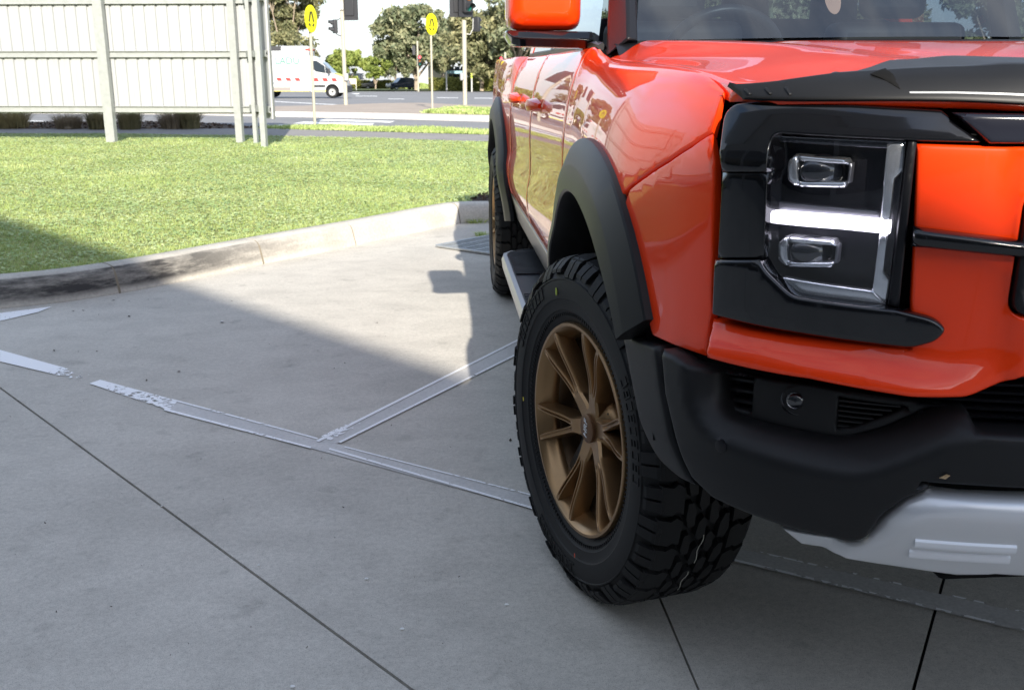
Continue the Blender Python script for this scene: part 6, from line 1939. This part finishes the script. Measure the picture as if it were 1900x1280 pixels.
# ------------------------------------------------------------------ parked cars across the road
def car(px, py, lab, col, rz, suv=False, scale=1.0):
    b = gp(px, py)
    t = empty('parked_car', b, rz)
    tag(t, lab, 'car', 'cars parked in front of the far hedge')
    m = mat('car_' + lab[:9].replace(' ', '_'), col, rough=0.25, coat=0.8)
    h = 1.68 if suv else 1.45
    low = [(-2.3, 0.30), (-2.35, 0.62), (-2.25, 0.90), (-1.2, 0.98), (1.6, 1.0), (2.2, 0.95), (2.3, 0.6), (2.25, 0.30)]
    up = [(-1.25, 0.96), (-0.55, h - 0.04), (0.2, h), (1.2, h - 0.06), (1.95 if not suv else 2.1, 0.98)]
    rows = [[(x * s_, y, z) for x, z in low] for y, s_ in ((-0.9, 0.97), (-0.85, 1.0), (0.85, 1.0), (0.9, 0.97))]
    MB().loft(rows, closed=True, cap=True).build('body', m, t, smooth=40)
    rows = [[(x, y * (1 - 0.16 * (z - 0.96) / 0.5), z) for x, z in up] for y in (-0.84, 0.84)]
    MB().loft(rows, closed=True, cap=True).build('cabin', m, t, smooth=30)
    for sd in (-1, 1):
        pts = [(-1.02, 1.02), (-0.50, h - 0.14), (0.3, h - 0.10), (0.3, 1.02)], [(0.38, 1.02), (0.38, h - 0.10), (1.15, h - 0.14), (1.6, 1.02)]
        for q in pts:
            mesh_obj('side_window', [(x, sd * (0.845 * (1 - 0.16 * (z - 0.96) / 0.5) + 0.006), z) for x, z in q], [(0, 1, 2, 3)], VGL, t)
    mesh_obj('windscreen', [(-1.23, -0.74, 1.0), (-1.23, 0.74, 1.0), (-0.60, 0.66, h - 0.08), (-0.60, -0.66, h - 0.08)], [(0, 1, 2, 3)], mat('sky_lit_glass', (0.2, 0.25, 0.3), rough=0.08, spec=0.9), t).location = (-0.012, 0, 0.012)
    for sd in (-0.62, 0.62): MB().box((-2.26, sd, 0.74), (0.14, 0.34, 0.16)).build('headlight', CHROME, t, bevel=0.03)
    MB().box((-2.32, 0, 0.5), (0.06, 0.5, 0.12)).build('number_plate', WPOLE, t)
    for x in (-1.42, 1.38):
        for y in (-0.80, 0.80): road_wheel(t, x, y, 0.33, 0.2)
    return t
car(697, 165.3, 'dark grey saloon car parked before the bright round tree', (0.022, 0.025, 0.032), R(12))
car(748, 166.8, 'navy blue estate car parked before the grass mound', (0.012, 0.022, 0.05), R(26), True)
car(659, 165.0, 'maroon car half hidden behind the cream notice board', (0.06, 0.012, 0.014), R(8))
# ------------------------------------------------------------------ hedges, fences, far building
def leaf_block(name, P, size, m, parent=None, flat=0.0):
    n = len(P)
    u = rng.normal(0, 1, (n, 3)); u /= np.linalg.norm(u, axis=1)[:, None]
    v = rng.normal(0, 1, (n, 3)); v -= (v * u).sum(1)[:, None] * u; v /= np.linalg.norm(v, axis=1)[:, None]
    s = size * rng.uniform(0.6, 1.4, n)[:, None]
    V = np.stack([P - u * s, P - v * s * 0.45, P + u * s, P + v * s * 0.45], 1)
    return fast_mesh(name, V.reshape(-1, 3), np.arange(n * 4).reshape(n, 4), m, parent)
HEDGE = leaf_mat('hedge_leaves', (0.14, 0.15, 0.035), (0.28, 0.28, 0.075), island=0.6, vscale=0.4)
def hedge(pts_px, y_top, depth, lab, n):
    a, b = gp(*pts_px[0]), gp(*pts_px[1])
    h = (pts_px[0][1] - y_top) / px_m(a)
    d = (b - a); L = d.length; d.normalize(); nn = Vector((-d.y, d.x, 0))
    T = rng.random(n) * L; Dp = rng.random(n) ** 2 * depth; Z = rng.random(n) ** 0.8 * h * (1 + 0.06 * np.sin(T * 1.3) + 0.05 * np.sin(T * 3.1))
    P = np.stack([a.x + d.x * T + nn.x * Dp, a.y + d.y * T + nn.y * Dp, a.z + d.z * T + Z], 1)
    t = empty('hedge', a); tag(t, lab, 'hedge')
    o = leaf_block('foliage', P - np.array(a), 0.16, HEDGE, t)
    mb = MB()
    vs = []
    for z in (0, h * 0.93):
        for tt, dd in ((0, 0.25), (L, 0.25), (L, depth), (0, depth)): vs.append(d * tt + nn * dd + Vector((0, 0, z)))
    mb.add(vs, [(3, 2, 1, 0), (4, 5, 6, 7), (0, 1, 5, 4), (1, 2, 6, 5), (2, 3, 7, 6), (3, 0, 4, 7)]); mb.build('twigs', mat('hedge_core', (0.03, 0.035, 0.012), rough=0.95), t, smooth=None)
hedge([(795, 168.3), (1010, 171)], 147, 2.0, 'clipped olive green hedge running along the far side of the road', 16000)
hedge([(520, 165.2), (752, 165.4)], 151, 2.0, 'low green hedge behind the parked cars', 12000)
b = gp(777, 165.5); k = px_m(b)
mb = MB().ball((0, 0, 0), 1, 20, 10, scale=(24 / k, 8 / k, 11 / k))
o = mb.build('grass_mound', FIELD, smooth=60, loc=(b.x, b.y, b.z - 1 / k)); o['kind'] = 'structure'
P = rng.normal(0, 1, (5000, 3)); P /= np.linalg.norm(P, axis=1)[:, None]; P[:, 2] = abs(P[:, 2]); P *= np.array([24.2 / k, 8.2 / k, 11.2 / k])
o = leaf_block('mound_grass', P, 0.14, GRASS); o.location = (b.x, b.y, b.z - 1 / k); tag(o, 'rough green grass on the mound under the lamp column', 'grass', kind='stuff')
for (x0, x1, y0, y1, lab) in ((640, 682, 148.5, 136.5, 'grey sheet fence panel beside the bright round tree'), (720, 738, 148, 137, 'grey sheet fence panel half hidden by the gum tree')):
    Y = gp(697, 165.3).y + 9
    A, B, Cc = at_y(x0, y0, Y), at_y(x1, y0, Y), at_y(x0, y1, Y)
    t = empty('metal_fence', (A.x, A.y, H(A.y))); tag(t, lab, 'fence')
    hgt = Cc.z - H(A.y); L = B.x - A.x
    mb = MB(); nst = max(3, int(L / 0.45))
    for i in range(nst):
        MB().box((L * (i + 0.5) / nst, 0.02 * (i % 2), hgt / 2), (L / nst * 0.97, 0.04, hgt)).build('sheet', mat('fence_grey', (0.28, 0.30, 0.32), rough=0.6), t, smooth=None)
Y = gp(830, 168).y + 14
q = lambda px, py: at_y(px, py, Y)
k = px_m(q(830, 150)); gz0 = H(Y)
fb = empty('far_office', (q(800, 150).x, Y, gz0)); tag(fb, 'cream office building with a flat blue awning behind the gum trees', 'building')
def fbx(x0, x1, y0, y1, dy, depth, m, nm):
    A, B = q(x0, y1), q(x1, y0)
    MB().box(((A.x + B.x) / 2 - fb.location.x, dy + depth / 2, (A.z + B.z) / 2 - gz0), (B.x - A.x, depth, B.z - A.z)).build(nm, m, fb, smooth=None)
CRW = mat('cream_wall', (0.68, 0.60, 0.50), rough=0.8)
fbx(795, 832, 92, 170, 0, 8, CRW, 'wall'); fbx(828, 866, 128, 170, 0.5, 8, CRW, 'wall')
fbx(820, 842, 91, 94, -2.0, 4, mat('awning_teal', (0.10, 0.22, 0.24), rough=0.5), 'roof_fin'); fbx(830, 836, 94, 130, -0.4, 1.2, VBK, 'column')
fbx(822, 866, 132, 137, -2.5, 3, mat('awning_blue', (0.25, 0.42, 0.50), rough=0.4), 'awning')
for i in range(4): fbx(832 + i * 8.5, 839 + i * 8.5, 138, 149, 0.2, 0.25, VGL, 'window')
for i in range(3): fbx(833 + i * 11, 842 + i * 11, 124, 131, 0.2, 0.25, VGL, 'window')
# ------------------------------------------------------------------ trees
GUM = leaf_mat('gum_leaves', (0.15, 0.18, 0.10), (0.40, 0.39, 0.23), island=0.7, transl=0.25, vscale=0.28)
GUM2 = leaf_mat('gum_leaves_olive', (0.16, 0.17, 0.085), (0.42, 0.39, 0.21), island=0.7, transl=0.25, vscale=0.28)
LIME = leaf_mat('bright_leaves', (0.20, 0.26, 0.06), (0.42, 0.46, 0.13), island=0.5, transl=0.3, vscale=0.4)
TRUNK = mat('gum_bark', (0.36, 0.29, 0.22), rough=0.85, var=0.35, vscale=1.2)
def tree(name, base, h, spread, lab, m=GUM, seed=1, n=9000, leaf=0.22, trunk=0.25, low=0.25, clusters=26, droop=0.5, tall=0.45, group=None):
    rg = np.random.default_rng(seed)
    t = empty(name, base); tag(t, lab, 'tree', group)
    tips = []
    mb = MB()
    nb = 6
    for i in range(nb):
        a = i * 2 * math.pi / nb + rg.uniform(-.4, .4)
        z0 = h * rg.uniform(low * 0.7, low * 1.5)
        end = np.array([math.cos(a) * spread * rg.uniform(0.35, 0.8), math.sin(a) * spread * rg.uniform(0.35, 0.8), h * rg.uniform(0.55, 0.9)])
        st = np.array([rg.normal(0, .12), rg.normal(0, .12), z0])
        midp = st * 0.5 + end * 0.5 + np.array([rg.normal(0, spread * .08), rg.normal(0, spread * .08), -h * 0.02])
        pts = [st, st * 0.7 + midp * 0.3, midp, midp * 0.4 + end * 0.6, end]
        mb.tube(pts, [trunk * 0.55, trunk * 0.45, trunk * 0.32, trunk * 0.2, trunk * 0.08], 6)
        for _ in range(3):
            e2 = end + np.array([rg.normal(0, spread * .22), rg.normal(0, spread * .22), rg.normal(0, h * .06)])
            mb.tube([midp * 0.5 + end * 0.5, e2], [trunk * 0.18, trunk * 0.05], 5)
            tips.append(e2)
        tips.append(end)
    mb.tube([(0, 0, -0.3), (rg.normal(0, .1), rg.normal(0, .1), h * low), (rg.normal(0, .3), rg.normal(0, .3), h * 0.6), (0.2, 0, h * 0.92)], [trunk, trunk * 0.8, trunk * 0.5, trunk * 0.1], 8)
    mb.build('trunk', TRUNK, t, smooth=50)
    cs = list(tips)
    while len(cs) < clusters:
        a = rg.uniform(0, 6.28); u = rg.uniform(low + 0.12, 1.0)
        r = spread * math.sqrt(rg.random()) * (1 - abs(u - tall - 0.1) ** 2 * 1.6)
        cs.append(np.array([math.cos(a) * r, math.sin(a) * r, h * u]))
    cs = np.array(cs)
    w = rg.uniform(0.5, 1.5, len(cs)); idx = rg.choice(len(cs), n, p=w / w.sum())
    rad = spread * rg.uniform(0.13, 0.30, len(cs))
    d = rg.normal(0, 1, (n, 3)); d /= np.linalg.norm(d, axis=1)[:, None]
    d *= rg.random(n)[:, None] ** 0.4
    P = cs[idx] + d * rad[idx][:, None] * np.array([1.15, 1.15, 0.75])
    P[:, 2] -= np.abs(rg.normal(0, droop, n)) * 0.5
    P[:, 2] = np.maximum(P[:, 2], h * 0.07)
    leaf_block('crown', P, leaf, m, t)
    return t
def tree_px(px, py, top, wpx, lab, nm='gum_tree', back=0.0, **kw):
    b = gp(px, py)
    if back: b = Vector((b.x * (b.y + back) / b.y, b.y + back, H(b.y + back)))
    k = px_m(b)
    hy_ = (1.196 + (127 - top) / k) - b.z
    return tree(nm, b, hy_, wpx / 2 / k, lab, **kw)
tree_px(773, 168.0, 22, 150, 'large grey-green gum tree with a spreading crown behind the far red signal', seed=3, n=20000, leaf=0.30, trunk=0.34, low=0.16, clusters=75)
tree_px(822, 168, 45, 90, 'gum tree in front of the cream office', seed=5, clusters=50, n=10000, leaf=0.28, trunk=0.22, low=0.3, back=10)
tree_px(894, 169.6, 30, 140, 'gum tree with several pale stems growing from the hedge', seed=8, n=20000, leaf=0.28, trunk=0.26, low=0.10, clusters=75, m=GUM2)
tree_px(962, 170, -5, 120, 'tall gum tree with bare pale limbs beside the far signal', seed=11, n=11000, leaf=0.28, trunk=0.3, low=0.25, clusters=60)
tree_px(925, 169, 55, 120, 'olive gum tree filling the gap above the bin', seed=13, clusters=60, n=13000, leaf=0.28, trunk=0.2, low=0.2, back=8, m=GUM2)
tree_px(535, 165, -40, 130, 'big gum tree towering behind the ambulance', seed=21, n=22000, leaf=0.30, trunk=0.35, low=0.15, clusters=80, m=GUM2, back=-30)
tree_px(440, 165, -12, 120, 'gum tree hidden behind the sheet hoarding', seed=22, n=6000, leaf=0.35, trunk=0.35, low=0.2, back=-10)
tree_px(645, 166, 97, 70, 'pale olive shrubby tree behind the signal pole', nm='shrubby_tree', seed=31, n=7000, leaf=0.30, trunk=0.15, low=0.08, clusters=60, m=LIME, back=14)
tree_px(697, 166, 104, 52, 'round bright green tree above the dark saloon', nm='round_tree', seed=33, n=8000, leaf=0.28, trunk=0.14, low=0.15, clusters=40, m=LIME, back=5, droop=0.2)
tree_px(735, 166, 108, 48, 'small grey-green tree between the round tree and the big gum', seed=35, n=5000, leaf=0.28, trunk=0.14, low=0.1, back=12)
tree_px(600, 166, 118, 60, 'low olive tree seen behind the ambulance bonnet', nm='shrubby_tree', seed=37, n=5000, leaf=0.30, trunk=0.14, low=0.1, back=20, m=LIME)
for i, (px, top, w, lab) in enumerate(((1110, 20, 140, 'broad gum tree standing behind the truck cab, seen through its windows'), (1300, -10, 160, 'tall gum tree beyond the cab, seen through the windscreen'), (1480, -30, 170, 'dense gum tree beyond the middle of the windscreen'), (1660, 0, 160, 'olive gum tree seen low through the windscreen'), (1850, -40, 190, 'large spreading gum tree beyond the passenger window'), (2080, -30, 200, 'gum tree beyond the far corner of the forecourt'), (2350, -40, 220, 'gum tree far along the hedge line'))):
    tree_px(px, 172, top, w, lab, seed=50 + i, n=9000, leaf=0.34, trunk=0.3, low=0.15, clusters=40, m=(GUM, GUM2)[i % 2])
for i, (px, top, w, lab) in enumerate(((250, 20, 160, 'gum tree behind the middle of the hoarding'), (60, 0, 180, 'gum tree behind the left of the hoarding'), (-160, 10, 200, 'gum tree past the end of the hoarding'), (-420, 0, 220, 'gum tree along the far verge past the tussocks'))):
    tree_px(px, 167, top, w, lab, seed=70 + i, n=6000, leaf=0.40, trunk=0.3, low=0.15, clusters=36, m=(GUM, GUM2)[i % 2])

for i, (x, y, h, lab) in enumerate(((-24, 6, 9, 'gum tree standing past the open end of the lawn'), (-30, 15, 11, 'tall gum tree further along behind the tussock strip'), (-27, -3, 8, 'low gum tree at the end of the showroom wall'))):
    tree('gum_tree', Vector((x, y, 0)), h, 4.5, lab, seed=90 + i, n=7000, leaf=0.22, trunk=0.28, low=0.15, clusters=50, m=(GUM, GUM2)[i % 2])
